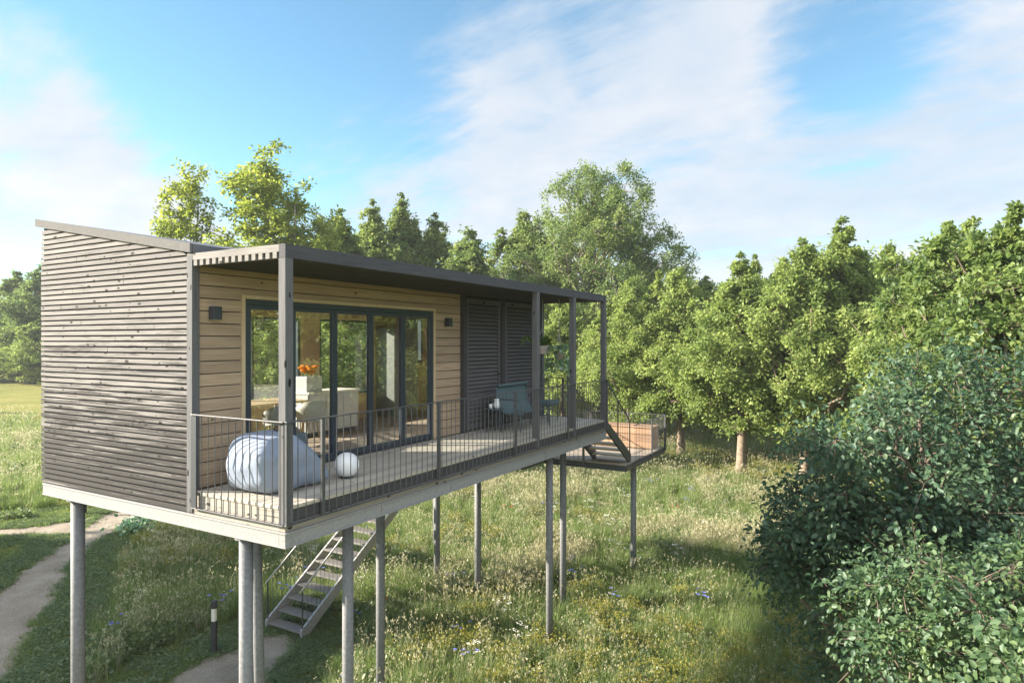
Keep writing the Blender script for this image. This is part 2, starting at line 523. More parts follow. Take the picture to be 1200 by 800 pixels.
class MB:
    def __init__(s):
        s.v, s.f = [], []

    def poly(s, pts, faces):
        n = len(s.v)
        s.v += [tuple(p) for p in pts]
        s.f += [[n + i for i in f] for f in faces]
        return s

    def box(s, x0, x1, y0, y1, z0, z1):
        return s.poly([(x0, y0, z0), (x1, y0, z0), (x1, y1, z0), (x0, y1, z0), (x0, y0, z1), (x1, y0, z1), (x1, y1, z1), (x0, y1, z1)],
                      [(0, 3, 2, 1), (4, 5, 6, 7), (0, 1, 5, 4), (1, 2, 6, 5), (2, 3, 7, 6), (3, 0, 4, 7)])

    def prism(s, pts2, axis, a0, a1):
        """outline pts2 pushed along axis: axis 0 -> (y,z), axis 1 -> (x,z), axis 2 -> (x,y)"""
        def mk(p, a):
            return {0: (a, p[0], p[1]), 1: (p[0], a, p[1]), 2: (p[0], p[1], a)}[axis]
        n = len(pts2)
        pts = [mk(p, a0) for p in pts2] + [mk(p, a1) for p in pts2]
        faces = [tuple(range(n))[::-1], tuple(range(n, 2 * n))] + [(i, (i + 1) % n, n + (i + 1) % n, n + i) for i in range(n)]
        return s.poly(pts, faces)

    def tube(s, pts, rad, n=8, cap=True):
        pts = [Vector(p) for p in pts]
        if isinstance(rad, (int, float)):
            rad = [rad] * len(pts)
        base = len(s.v)
        ref = None
        for i, p in enumerate(pts):
            d = (pts[min(i + 1, len(pts) - 1)] - pts[max(i - 1, 0)]).normalized()
            if ref is None:
                ref = Vector((1, 0, 0)) if abs(d.x) < .8 else Vector((0, 1, 0))
            a = (ref - d * ref.dot(d)).normalized()
            ref = a
            b = d.cross(a)
            for k in range(n):
                th = 2 * math.pi * k / n
                s.v.append(tuple(p + (a * math.cos(th) + b * math.sin(th)) * rad[i]))
        for i in range(len(pts) - 1):
            for k in range(n):
                q = base + i * n
                s.f.append([q + k, q + (k + 1) % n, q + n + (k + 1) % n, q + n + k])
        if cap:
            s.f.append([base + k for k in range(n)][::-1])
            s.f.append([base + (len(pts) - 1) * n + k for k in range(n)])
        return s

    def lathe(s, prof, c=(0, 0, 0), n=24):
        base = len(s.v)
        for r, z in prof:
            for k in range(n):
                th = 2 * math.pi * k / n
                s.v.append((c[0] + r * math.cos(th), c[1] + r * math.sin(th), c[2] + z))
        for i in range(len(prof) - 1):
            for k in range(n):
                q = base + i * n
                s.f.append([q + k, q + (k + 1) % n, q + n + (k + 1) % n, q + n + k])
        s.f.append([base + k for k in range(n)][::-1])
        s.f.append([base + (len(prof) - 1) * n + k for k in range(n)])
        return s

    def obox(s, c, ax, ay, az):
        c, ax, ay, az = map(Vector, (c, ax, ay, az))
        p = [c + ax * i + ay * j + az * k for k in (-.5, .5) for j in (-.5, .5) for i in (-.5, .5)]
        return s.poly(p, [(0, 2, 3, 1), (4, 5, 7, 6), (0, 1, 5, 4), (1, 3, 7, 5), (3, 2, 6, 7), (2, 0, 4, 6)])

    def build(s, name, mat, parent=None, smooth=False, bevel=0.0, loc=None):
        me = bpy.data.meshes.new(name)
        me.from_pydata(s.v, [], s.f)
        me.validate()
        me.materials.append(MATS[mat] if isinstance(mat, str) else mat)
        if smooth:
            me.polygons.foreach_set('use_smooth', [True] * len(me.polygons))
        o = bpy.data.objects.new(name, me)
        COL.objects.link(o)
        if parent:
            o.parent = parent
            # children are modelled in world coordinates of a root at its base
            pl = Vector((0, 0, 0))
            q = parent
            while q:
                pl += Vector(q.location)
                q = q.parent
            me.transform(Matrix.Translation(-pl))
        if bevel:
            bm = o.modifiers.new('edge', 'BEVEL')
            bm.width = bevel
            bm.segments = 2
            bm.limit_method = 'ANGLE'
        if smooth:
            try:
                me.shade_smooth_by_angle = None
            except Exception:
                pass
        return o


def np_mesh(name, verts, quads, mat, tint=None):
    me = bpy.data.meshes.new(name)
    verts = np.asarray(verts, np.float32)
    quads = np.asarray(quads, np.int32)
    k = quads.shape[1]
    me.vertices.add(len(verts))
    me.vertices.foreach_set('co', verts.ravel())
    me.loops.add(quads.size)
    me.loops.foreach_set('vertex_index', quads.ravel())
    me.polygons.add(len(quads))
    me.polygons.foreach_set('loop_start', np.arange(0, quads.size, k, dtype=np.int32))
    me.update(calc_edges=True)
    me.validate()
    me.materials.append(MATS[mat])
    if tint is not None:
        a = me.attributes.new('tint', 'FLOAT', 'FACE')
        a.data.foreach_set('value', np.asarray(tint, np.float32))
    return me


# ------------------------------------------------------------------ the setting: ground and paths
def build_ground():
    xs = np.concatenate([np.linspace(-400, -40, 10)[:-1], np.linspace(-40, 80, 121), np.linspace(80, 900, 14)[1:]])
    ys = np.concatenate([np.linspace(-500, -50, 10)[:-1], np.linspace(-50, 70, 121), np.linspace(70, 900, 14)[1:]])
    X, Y = np.meshgrid(xs, ys, indexing='ij')
    Z = np.zeros_like(X)
    nx, ny = X.shape
    idx = np.arange(nx * ny).reshape(nx, ny)
    q = np.stack([idx[:-1, :-1], idx[1:, :-1], idx[1:, 1:], idx[:-1, 1:]], -1).reshape(-1, 4)
    me = np_mesh('ground', np.stack([X, Y, Z], -1).reshape(-1, 3), q, 'meadow_soil')
    o = bpy.data.objects.new('ground', me)
    COL.objects.link(o)
    tag(o, kind='structure')


build_ground()

PATH_R = [(-6, 0), (-2.4, 4.2), (-.68, 6.58), (.99, 8.71), (2.47, 11.03), (4.03, 12.97), (4.98, 14.59), (6.41, 16.06), (8.0, 17.3), (9.8, 17.9), (12, 17.9), (15, 17.2), (22, 15)]
PATH_L = [(-8, 1.5), (-4.2, 5.6), (-1.91, 8.73), (-.38, 11.1), (1.6, 13.0), (3.0, 14.1), (3.67, 14.95), (4.24, 15.56), (5.3, 16.5), (6.56, 17.9), (8.4, 19.7), (10.4, 20.1), (12.2, 19.9), (15.2, 19.0), (23, 16.6)]
BR_A = [(-2, 32), (4.3, 23.4), (5.8, 20.9), (6.85, 20.0), (8.6, 19.85)]
BR_B = [(-4, 31.5), (3.7, 22.4), (5.3, 20.0), (6.1, 18.85), (6.7, 17.8)]
PATH2 = [(-2.0, 4.7), (-.4, 5.3), (.97, 5.66), (2.53, 6.13), (3.38, 6.30), (4.13, 6.32), (4.6, 6.2), (5.05, 5.98), (5.12, 5.6), (4.8, 5.18), (4.12, 4.86), (3.3, 4.3), (2.09, 3.6), (.5, 3.2), (-1.2, 3.0), (-2.6, 2.9)]


def jagged(pts, rnd, amp=.10, step=.22, closed=False):
    out = []
    n = len(pts)
    for i in range(n if closed else n - 1):
        a, b = Vector(pts[i]), Vector(pts[(i + 1) % n])
        m = max(1, int((b - a).length / step))
        for k in range(m):
            p = a.lerp(b, k / m)
            out.append((p.x + rnd.gauss(0, amp * .5), p.y + rnd.gauss(0, amp * .5)))
    if not closed:
        out.append(tuple(pts[-1]))
    return out


def flat_poly(name, pts, z, mat):
    mb = MB()
    mb.poly([(p[0], p[1], z) for p in pts], [tuple(range(len(pts)))])
    o = mb.build(name, mat)
    import bmesh
    bm = bmesh.new()
    bm.from_mesh(o.data)
    bmesh.ops.triangulate(bm, faces=bm.faces[:])
    for f in bm.faces:
        if f.normal.z < 0:
            f.normal_flip()
    bm.to_mesh(o.data)
    bm.free()
    tag(o, kind='structure')
    return o


rp = random.Random(4)
POLYS = []
for nm, pts, z in (('path', jagged(PATH_L, rp) + jagged(PATH_R[::-1], rp), .004),
                   ('path_branch', jagged(BR_A, rp) + jagged(BR_B[::-1], rp), .008),
                   ('path_to_stairs', jagged(PATH2, rp, closed=True), .004)):
    flat_poly(nm, pts, z, 'gravel_path')
    POLYS.append(np.array(pts))


def inside(poly, x, y):
    r = np.zeros(len(x), bool)
    j = len(poly) - 1
    for i in range(len(poly)):
        xi, yi = poly[i]
        xj, yj = poly[j]
        c = ((yi > y) != (yj > y)) & (x < (xj - xi) * (y - yi) / (yj - yi + 1e-12) + xi)
        r ^= c
        j = i
    return r


def path_dist(x, y):
    d = np.full(len(x), 99.0)
    for poly in POLYS:
        a = poly
        b = np.roll(poly, -1, 0)
        for (ax, ay), (bx, by) in zip(a, b):
            vx, vy = bx - ax, by - ay
            t = np.clip(((x - ax) * vx + (y - ay) * vy) / (vx * vx + vy * vy + 1e-9), 0, 1)
            d = np.minimum(d, np.hypot(x - ax - t * vx, y - ay - t * vy))
    ins = np.zeros(len(x), bool)
    for poly in POLYS:
        ins |= inside(poly, x, y)
    return np.where(ins, -d, d)


# ------------------------------------------------------------------ the house on stilts
HL, VW, VB = 9.6, 1.66, 5.33                   # length, front wall line, back wall line
DT = D                                         # top of the deck boards
ST0, ST1 = D - .457, D - .285                  # steel frame
PT0, PT1 = D + 2.795, D + 2.952                # pergola beam

house = empty('stilt_house', (0, 0, 0))
tag(house, 'grey timber cabin on steel stilts with a long roofed terrace and glass doors', 'house')

# steel frame
mb = MB()
mb.box(0, HL, .005, .105, ST0, ST1)
mb.box(0, .10, .107, VB - .05, ST0, ST1)
mb.box(HL - .10, HL, .107, VB - .15, ST0, ST1)
mb.box(.102, HL - .102, VB - .15, VB - .05, ST0, ST1)
for k in range(1, 6):
    x = HL * k / 6
    mb.box(x - .05, x + .05, .107, VB - .152, ST0 + .02, ST1 - .003)
for zz in (ST0, ST1 - .018):                   # lips of the channel
    mb.box(-.012, HL, -.012, .004, zz + .0005, zz + .0175)
    mb.box(-.012, -.001, .005, VB - .05, zz + .0005, zz + .0175)
for u_ in (.09, 1.6, 3.2, 4.8, 6.4, 8.0, 9.45):   # stiffeners welded between the lips
    mb.box(u_, u_ + .010, -.010, .004, ST0 + .018, ST1 - .019)
mb.build('steel_frame', 'steel', house, bevel=.002)
mb = MB()
mb.box(.03, HL - .03, .125, VB - .16, ST1 + .002, ST1 + .03)
mb.build('underfloor', 'wall_core', house)

# stilts: foot on the ground, head under the steel frame
for (u, v, du, dv, r) in [(.11, .80, 0, 0, .079), (1.666, 2.417, -.19, -.077, .076), (.13, 4.55, 0, 0, .092), (1.57, .57, 0, 0, .076),
                          (3.87, 2.0, 0, 0, .078), (7.19, .31, 0, 0, .073), (9.3, 1.0, 0, 0, .078), (8.5, 2.93, 0, 0, .08), (8.95, 4.5, 0, 0, .078)]:
    m = MB().tube([(u, v, -.1), (u + du, v + dv, ST0 - .001)], r, 20)
    o = m.build('stilt', 'stilt_steel', house, smooth=True)
    MB().lathe([(r + .05, 0), (r + .05, .02)], (u + du, v + dv, ST0 - .0225), 16).build('head_plate', 'stilt_steel', o)

# timber layer between steel and deck
MB().box(.012, HL, .018, .10, ST1 + .001, D - .195).build('sole_beam', 'rough_beam', house, bevel=.006)
MB().box(.012, .09, .102, VW + .1, ST1 + .001, D - .195).build('sole_beam', 'rough_beam_side', house, bevel=.006)
MB().box(.03, HL, .03, .075, D - .193, D - .043).build('rim_joist', 'slat_dark', house, bevel=.003)
MB().box(.028, .07, .077, VW, D - .193, D - .043).build('rim_joist', 'rough_beam_side', house, bevel=.003)

# deck boards
mb = MB()
n = 14
p = (VW - .012) / n
for i in range(n):
    mb.box(.012, HL, .012 + p * i, .012 + p * (i + 1) - .006, D - .04, D)
mb.build('deck_boards', 'deck', house, bevel=.003)

# left gable: slatted screen on a dark core
def roof_under(v):
    return D + 2.962 + (v - 1.70) * .1717


mb = MB()
mb.poly([(.03, VW + .1, ST1 + .02), (.03, VB - .02, ST1 + .02), (.03, VB - .02, roof_under(VB) - .01), (.03, VW + .1, roof_under(VW + .1) - .01),
         (.12, VW + .1, ST1 + .02), (.12, VB - .02, ST1 + .02), (.12, VB - .02, roof_under(VB) - .01), (.12, VW + .1, roof_under(VW + .1) - .01)],
        [(0, 3, 2, 1), (4, 5, 6, 7), (0, 1, 5, 4), (1, 2, 6, 5), (2, 3, 7, 6), (3, 0, 4, 7)])
mb.build('gable_core', 'wall_core', house)
mb = MB()
pitch, sh = .0763, .0555
z = ST1 + .018
rs = random.Random(8)
while z < roof_under(VB) - .02:
    zt = z + sh
    v0 = lambda zz: max(VW + .112, VW + .04 + (zz - roof_under(VW + .04)) / .1717)
    a, b = v0(z), v0(zt)
    ve = VB + rs.uniform(-.006, .006)
    if a < VB - .05 and b < VB - .02:
        j = rs.uniform(-.002, .002)
        q = rs.uniform(2.4, 4.8)
        if q > a + .3 and rs.random() < .55:
            mb.prism([(a, z), (q, z), (q, zt), (b, zt)], 0, j, .024 + j)
            j2 = rs.uniform(-.002, .002)
            mb.prism([(q + .004, z), (ve, z), (ve, zt), (q + .004, zt)], 0, j2, .024 + j2)
        else:
            mb.prism([(a, z), (ve, z), (ve, zt), (b, zt)], 0, j, .024 + j)
    z += pitch
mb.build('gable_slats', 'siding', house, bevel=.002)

# corner post of the gable and board wall behind the terrace
MB().box(-.004, .10, VW, VW + .109, D - .27, PT0 + .14).build('corner_post', 'grey_post', house, bevel=.004)
DX0, DX1, DZ1 = .80, 5.02, D + 2.43            # door opening
mb = MB()
wp = .16
z = D + .012
while z < PT0 + .1:
    zt = min(z + wp - .012, PT0 + .12)
    rows = [(.102, 5.93)] if z > DZ1 + .055 else [(.102, DX0 - .06), (DX1 + .06, 5.93)]
    for (a, b) in rows:
        mb.box(a, b, VW + .035, VW + .06, z, zt)
    if z <= DZ1 + .055 and zt > DZ1 + .065:
        mb.box(DX0 - .0595, DX1 + .0595, VW + .0352, VW + .0598, DZ1 + .058, zt - .0002)
    z += wp
mb.build('board_wall', 'larch', house, bevel=.003)
mb = MB()
mb.box(.102, DX0 - .05, VW + .062, VW + .16, D, PT0 + .2)
mb.box(DX0 - .05, DX1 + .05, VW + .062, VW + .16, DZ1 + .05, PT0 + .2)
mb.box(DX1 + .05, HL - .1, VW + .062, VW + .16, D, PT0 + .2)
mb.build('front_wall_core', 'wall_core', house)
mb = MB()
mb.box(DX0 - .058, DX0 - .004, VW + .02, VW + .15, D + .002, DZ1 + .056)
mb.box(DX1 + .004, DX1 + .058, VW + .02, VW + .15, D + .002, DZ1 + .056)
mb.box(DX0 - .003, DX1 + .003, VW + .02, VW + .15, DZ1 + .004, DZ1 + .056)
mb.build('door_lining', 'larch_trim', house, bevel=.003)

# glass doors: five leaves
door = empty('glass_door', (0, 0, 0), house)
mb = MB()
edges = [DX0, 1.63, 2.47, 3.31, 4.15, DX1]
fy0, fy1 = VW + .045, VW + .11
mb.box(DX0, DX1, fy0 - .01, fy1 + .02, DZ1 - .075, DZ1)
mb.box(DX0, DX1, fy0 - .01, fy1 + .02, D + .001, D + .045)
mb.box(DX0, DX0 + .05, fy0 - .01, fy1 + .02, D + .046, DZ1 - .076)
mb.box(DX1 - .05, DX1, fy0 - .01, fy1 + .02, D + .046, DZ1 - .076)
mb.build('frame', 'frame_paint', door, bevel=.004)
for i in range(5):
    a, b = edges[i], edges[i + 1]
    a += .052 if i == 0 else .003
    b -= .052 if i == 4 else .003
    mb = MB()
    w = .052
    mb.box(a, a + w, fy0, fy1, D + .047, DZ1 - .078)
    mb.box(b - w, b, fy0, fy1, D + .047, DZ1 - .078)
    mb.box(a + w, b - w, fy0, fy1, D + .047, D + .115)
    mb.box(a + w, b - w, fy0, fy1, DZ1 - .135, DZ1 - .078)
    mb.build('leaf_frame', 'frame_paint', door, bevel=.004)
    MB().box(a + w + .001, b - w - .001, fy0 + .028, fy0 + .036, D + .116, DZ1 - .136).build('pane', 'glass', door)
mb = MB()
mb.tube([(2.50, fy0 - .001, D + 1.05), (2.50, fy0 - .05, D + 1.05), (2.61, fy0 - .05, D + 1.05)], .009, 8)
mb.build('handle', 'galvanised', door, smooth=True)

# dark posts and louvred shutters on the right of the terrace wall
for (a, b, y0) in ((5.935, 6.05, VW - .05), (7.47, 7.62, VW - .03), (HL - .115, HL - .005, VW)):
    MB().box(a, b, y0, VW + .16, D + .002, PT0 + .05).build('wall_post', 'slat_dark' if a < 9 else 'grey_post', house, bevel=.004)
for (a, b) in ((6.07, 7.45), (7.64, 9.02)):
    sh_ = empty('shutter', (0, 0, 0), house)
    mb = MB()
    zb, zt = D + .03, PT0 - .05
    mb.box(a, a + .09, VW - .005, VW + .045, zb, zt)
    mb.box(b - .09, b, VW - .005, VW + .045, zb, zt)
    mb.box(a + .091, b - .091, VW, VW + .04, zb, zb + .1)
    mb.box(a + .091, b - .091, VW, VW + .04, zt - .1, zt)
    mb.build('frame', 'louvre', sh_, bevel=.003)
    mb = MB()
    z = zb + .13
    while z < zt - .12:
        mb.prism([(VW - .002, z - .028), (VW + .012, z - .034), (VW + .046, z + .028), (VW + .032, z + .034)], 0, a + .092, b - .092)
        z += .083
    mb.build('louvres', 'louvre', sh_)
MB().box(9.03, HL - .118, VW + .02, VW + .06, D + .002, PT0 + .05).build('end_board', 'slat_dark', house, bevel=.003)

# back wall with wide windows, right gable, roof
WB = [(1.3, 4.95, D + .62, D + 2.36), (5.5, 7.2, D + .62, D + 2.36), (8.45, 9.25, D + 1.3, D + 2.5)]  # middle window added and first one widened to bring light into the room
mb = MB()
xs = [.12, 1.3, 4.95, 5.5, 7.2, 8.45, 9.25, HL - .02]
y0, y1 = VB - .14, VB - .02
for i in range(7):
    a, b = xs[i], xs[i + 1]
    w = next((w for w in WB if abs(w[0] - a) < .01), None)
    if w:
        mb.box(a, b, y0, y1, D - .2, w[2])
        mb.box(a, b, y0, y1, w[3], roof_under(VB) - .05)
    else:
        mb.box(a, b, y0, y1, D - .2, roof_under(VB) - .05)
mb.build('back_wall', 'room_wood', house)
for (a, b, c, d_) in WB:
    w = empty('window', (0, 0, 0), house)
    mb = MB()
    t_ = .055
    mb.box(a + .002, a + t_, y0 + .02, y1 + .01, c + .002, d_ - .002)
    mb.box(b - t_, b - .002, y0 + .02, y1 + .01, c + .002, d_ - .002)
    mb.box(a + t_, b - t_, y0 + .02, y1 + .01, c + .002, c + t_)
    mb.box(a + t_, b - t_, y0 + .02, y1 + .01, d_ - t_, d_ - .002)
    k = 3 if b - a > 2 else 1
    for i in range(1, k):
        x = a + (b - a) * i / k
        mb.box(x - .03, x + .03, y0 + .02, y1 + .01, c + t_, d_ - t_)
    mb.build('frame', 'frame_paint', w, bevel=.003)
    MB().box(a + t_ + .001, b - t_ - .001, y0 + .05, y0 + .058, c + t_ + .001, d_ - t_ - .001).build('pane', 'glass', w)
mb = MB()
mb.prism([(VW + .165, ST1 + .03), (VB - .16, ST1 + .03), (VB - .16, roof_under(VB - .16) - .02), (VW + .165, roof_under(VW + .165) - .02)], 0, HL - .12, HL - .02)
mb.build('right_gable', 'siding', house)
# lining of the room
mb = MB()
mb.box(.122, HL - .122, VW + .115, VB - .145, D - .03, D + .004)
mb.build('room_floor', 'room_floor', house)
mb = MB()
mb.prism([(VW + .162, roof_under(VW + .162) - .06), (VB - .145, roof_under(VB - .145) - .06), (VB - .145, roof_under(VB - .145) - .03), (VW + .162, roof_under(VW + .162) - .03)], 0, .125, HL - .125)
mb.build('room_ceiling', 'room_ceiling', house)
mb = MB()
mb.prism([(VW + .162, D + .006), (VB - .145, D + .006), (VB - .145, roof_under(VB - .145) - .065), (VW + .162, roof_under(VW + .162) - .065)], 0, .122, .14)
mb.build('room_lining', 'white_lining', house)
mb = MB()
mb.box(.142, DX0 - .05, VW + .162, VW + .175, D + .006, roof_under(VW + .2) - .07)
mb.box(DX0 - .05, DX1 + .05, VW + .162, VW + .175, DZ1 + .05, roof_under(VW + .2) - .07)
mb.box(DX1 + .05, HL - .125, VW + .162, VW + .175, D + .006, roof_under(VW + .2) - .07)
mb.build('room_lining', 'white_lining', house)
# roof slab and fascia
mb = MB()
zt = .115
mb.prism([(VW + .02, roof_under(VW + .02) + .001), (VB + .10, roof_under(VB + .10) + .001), (VB + .10, roof_under(VB + .10) + zt), (VW + .02, roof_under(VW + .02) + zt)], 0, .005, HL + .02)
roof = mb.build('roof', 'roof', house)
mb = MB()
mb.prism([(VW + .0, roof_under(VW + .0)), (VB + .11, roof_under(VB + .11)), (VB + .11, roof_under(VB + .11) + .118), (VW + .0, roof_under(VW + .0) + .118)], 0, -.035, .003)
mb.build('fascia', 'fascia', roof, bevel=.002)
MB().box(.005, HL + .02, VW - .012, VW + .018, roof_under(VW) + .002, roof_under(VW) + .110).build('fascia', 'roof', roof, bevel=.002)

# pergola over the terrace
perg = empty('pergola', (0, 0, 0), house)
PW = .112
for x in (0, 6.05, 7.74, HL - PW):
    MB().box(x, x + PW, 0, PW, D - .197, PT0 - .001).build('post', 'grey_post', perg, bevel=.004)
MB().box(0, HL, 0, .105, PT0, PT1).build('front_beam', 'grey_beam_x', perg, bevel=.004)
n = 13
pw = (VW - .106 - .01) / n
mb = MB()
mb.box(0, .07, .106, VW + .105, PT0 + .072, PT1 - .002)
for i in range(n):
    y = .112 + pw * i
    mb.box(0, .07, y + .032, y + pw - .022, PT0 + .001, PT0 + .071)
mb.box(0, .07, VW + .001, VW + .105, PT0 + .143, PT0 + .144)
mb.build('side_beam', 'grey_beam_y', perg, bevel=.002)
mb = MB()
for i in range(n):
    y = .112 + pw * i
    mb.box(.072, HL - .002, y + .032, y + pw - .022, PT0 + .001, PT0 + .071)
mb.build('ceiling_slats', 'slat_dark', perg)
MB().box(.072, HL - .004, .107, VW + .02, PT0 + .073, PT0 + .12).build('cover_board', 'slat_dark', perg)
MB().box(HL - .07, HL, .107, VW, PT0 + .122, PT1 - .002).build('side_beam', 'grey_beam_y', perg)

# railing: slim steel bars outside the deck edge
rail = empty('terrace_railing', (0, 0, 0), house)
RT, RB = D + .955, D - .197
def railing_run(parent, a, b, zt, zb, posts, step=.12, mat='rail_steel', bw=.012, drop=0.0, name='balusters', top_w=.04):
    """one straight run from a to b in plan; posts are distances along it; zt/zb are heights at a; drop falls along the run"""
    a, b = Vector(a), Vector(b)
    L = (b - a).length
    d = (b - a) / L
    p = Vector((-d.y, d.x))
    slope = -drop / L
    D3 = Vector((d.x, d.y, slope))
    mid = (a + b) / 2
    MB().obox((mid.x, mid.y, zt - drop / 2), D3 * L, (p.x * top_w, p.y * top_w, 0), (0, 0, .014)).build('handrail', mat, parent, bevel=.002)
    MB().obox((mid.x, mid.y, zb - drop / 2), D3 * L, (p.x * top_w, p.y * top_w, 0), (0, 0, .012)).build('bottom_rail', mat, parent, bevel=.002)
    for s in posts:
        q = a + d * s
        z = slope * s
        MB().obox((q.x, q.y, (zt + zb) / 2 + z - .001), (d.x * .05, d.y * .05, 0), (p.x * .03, p.y * .03, 0), (0, 0, zt - zb - .016)).build('post', mat, parent, bevel=.002)
    mb = MB()
    n = int(L / step)
    rr = random.Random(int(L * 100))
    for i in range(1, n + 1):
        s = (i - .5) * L / n
        if any(abs(s - q) < .03 for q in posts):
            continue
        q = a + d * s
        z = slope * s
        k = rr.uniform(-.003, .003)
        mb.tube([(q.x, q.y, zb + z + .005), (q.x + k * d.x, q.y + k * d.y, zt + z - .006)], bw / 2, 6, cap=False)
    mb.build(name, mat, parent)


railing_run(rail, (-.022, -.022), (HL + .02, -.022), RT, RB, [.03, .56, 2.88, 5.2, 7.42, HL])
railing_run(rail, (-.022, .0), (-.022, VW - .02), RT, RB, [])
MB().box(-.03, -.012, VW - .115, VW - .008, RB, RT - .01).build('post', 'dark_steel', rail, bevel=.002)
railing_run(rail, (HL + .02, 1.12), (HL + .02, VB - .3), RT, RB, [.03, 2.0, 3.85])

# ------------------------------------------------------------------ landing and stairs
LZ = CAM_H - 3.15                               # landing level
landing = empty('stair_landing', (12, 3, 0))
tag(landing, 'steel and timber landing platform on one slim post beyond the terrace end', 'platform')
mb = MB()
x = 10.97
while x < 14.29:
    mb.box(x, min(x + .134, 14.3), .02, 2.4, LZ - .035, LZ)
    x += .14
mb.build('deck_boards', 'landing_deck', landing)
mb = MB()
x = 9.9
while x < 11.29:
    mb.box(x, x + .134, 2.406 if x > 10.8 else 2.46, 6.45, LZ - .035, LZ)
    x += .14
mb.build('deck_boards', 'landing_deck', landing)
mb = MB()
for (a, b, c, d_) in ((10.96, 14.31, .0, .06), (11.36, 14.31, 2.35, 2.41), (10.96, 11.02, .061, 2.349), (14.25, 14.31, .061, 2.349), (12.6, 12.66, .061, 2.349)):
    mb.box(a, b, c, d_, LZ - .185, LZ - .037)
for (a, b, c, d_) in ((9.89, 9.95, 2.41, 6.45), (11.30, 11.358, 2.35, 6.45), (9.951, 11.299, 6.39, 6.45), (9.951, 11.299, 2.41, 2.47)):
    mb.box(a, b, c, d_, LZ - .185, LZ - .037)
mb.build('frame', 'dark_steel', landing, bevel=.003)
mb = MB()
mb.box(11.03, 14.24, .07, 2.34, LZ - .075, LZ - .037)
mb.build('soffit_boards', 'landing_deck', landing)
MB().tube([(12.6, .39, -.1), (12.6, .39, LZ - .19)], .079, 20).build('post', 'stilt_steel', landing, smooth=True)
MB().tube([(11.32, 6.3, -.1), (11.32, 6.3, LZ - .19)], .079, 20).build('post', 'stilt_steel', landing, smooth=True)
lr = empty('railing', (12, 3, 0), landing)
lr.location = (0, 0, 0)


def landing_rail(a, b, posts):
    railing_run(lr, a, b, LZ + .95, LZ - .1, posts, .12)


landing_rail((11.5, -.02), (14.33, -.02), [1.5, 2.8])
landing_rail((14.33, -.02), (14.33, 2.43), [.02, 1.2, 2.43])
landing_rail((14.31, 2.43), (11.40, 2.43), [1.4])
landing_rail((11.38, 2.43), (11.38, 6.48), [.02, 2.0, 4.0])
landing_rail((11.36, 6.48), (9.9, 6.48), [])
landing_rail((9.87, 2.46), (9.87, 5.1), [.03, 1.3])
landing_rail((10.94, 1.15), (10.94, 2.40), [.03])


def stair(name, label, u0, u1, v0, v1, zlo, zhi, n, rising, tread_mat, tread_d, cat='stairs', rails=True, str_mat='galvanised', rail_h=.93):
    """a straight flight whose foot is at u0, head at u1"""
    root = empty(name, ((u0 + u1) / 2, (v0 + v1) / 2, zlo))
    tag(root, label, cat)
    L = u1 - u0
    H = zhi - zlo
    ln = math.hypot(L, H)
    dx, dz = L / ln, H / ln
    nx, nz = -dz * (1 if L > 0 else -1), abs(dx)
    for v in (v0, v1 - .05):
        mb = MB()
        w = .20
        off = .03
        pts = [(u0, zlo), (u0, zlo + off + w * .9), (u1, zhi + off), (u1, zhi - w * 1.05), (u0 + dx * .16, zlo)]
        mb.prism(pts, 1, v, v + .05)
        mb.build('stringer', str_mat, root, bevel=.003)
    rise = H / n
    for i in range(n - (0 if rising else 1)):
        z = zlo + rise * (i + 1) - (0.03 if rising else 0)
        uc = u0 + L * (i + .5) / n
        s = 1 if L > 0 else -1
        MB().box(uc - tread_d / 2, uc + tread_d / 2, v0 + .052, v1 - .052, z - .042, z).build('tread', tread_mat, root, bevel=.003)
    if rails:
        for v in (v0 + .025, v1 - .025):
            hr = empty('handrail', (0, 0, 0), root)
            hr.location = (0, 0, 0)
            mb = MB()
            mb.tube([(u0 + L * .0, v, zlo + rail_h + .12), (u1, v, zhi + rail_h + .08)], .019, 8)
            mb.build('grip', 'galvanised' if str_mat == 'galvanised' else 'rail_steel', hr, smooth=True)
            mb = MB()
            m = int(abs(L) / .125)
            for k in range(m):
                t_ = (k + .5) / m
                z = zlo + H * t_
                mb.tube([(u0 + L * t_, v, z + .12), (u0 + L * t_, v, z + rail_h + .09)], .005, 5, cap=False)
            mb.build('balusters', 'rail_steel', hr)
            for t_ in (0.01, .5, .99):
                z = zlo + H * t_
                MB().obox((u0 + L * t_, v, z + rail_h / 2 + .08), (.035, 0, 0), (0, .012, 0), (0, 0, rail_h)).build('post', 'rail_steel', hr)
    return root


stair('staircase', 'long galvanised open tread staircase climbing from the gravel path behind the cabin', 5.03, 9.9, 5.25, 6.41, 0.0, LZ, 17, True, 'tread_metal', .27)
stair('short_stairs', 'short dark steel stairs with pale wooden treads between terrace end and landing', 11.45, 9.64, .05, 1.08, LZ, D, 7, False, 'tread_wood', .29, str_mat='dark_steel')

# storage bench on the landing
bench = empty('storage_bench', (13.85, 1.05, LZ))
tag(bench, 'brown wooden storage bench standing against the landing railing', 'bench')
mb = MB()
for k in range(3):
    z = LZ + .02 + k * .2
    mb.box(13.55, 14.2, .17, 2.2, z, z + .192)
mb.build('box', 'bench_wood', bench, bevel=.012)
MB().box(13.52, 14.22, .14, 2.23, LZ + .618, LZ + .65).build('lid', 'bench_wood', bench, bevel=.01)
MB().box(13.6, 14.15, .25, 2.12, LZ + .001, LZ + .019).build('base', 'dark_steel', bench)


# ------------------------------------------------------------------ things on the terrace
def subdiv(o, lv):
    m = o.modifiers.new('round', 'SUBSURF')
    m.levels = lv
    m.render_levels = lv
    return o


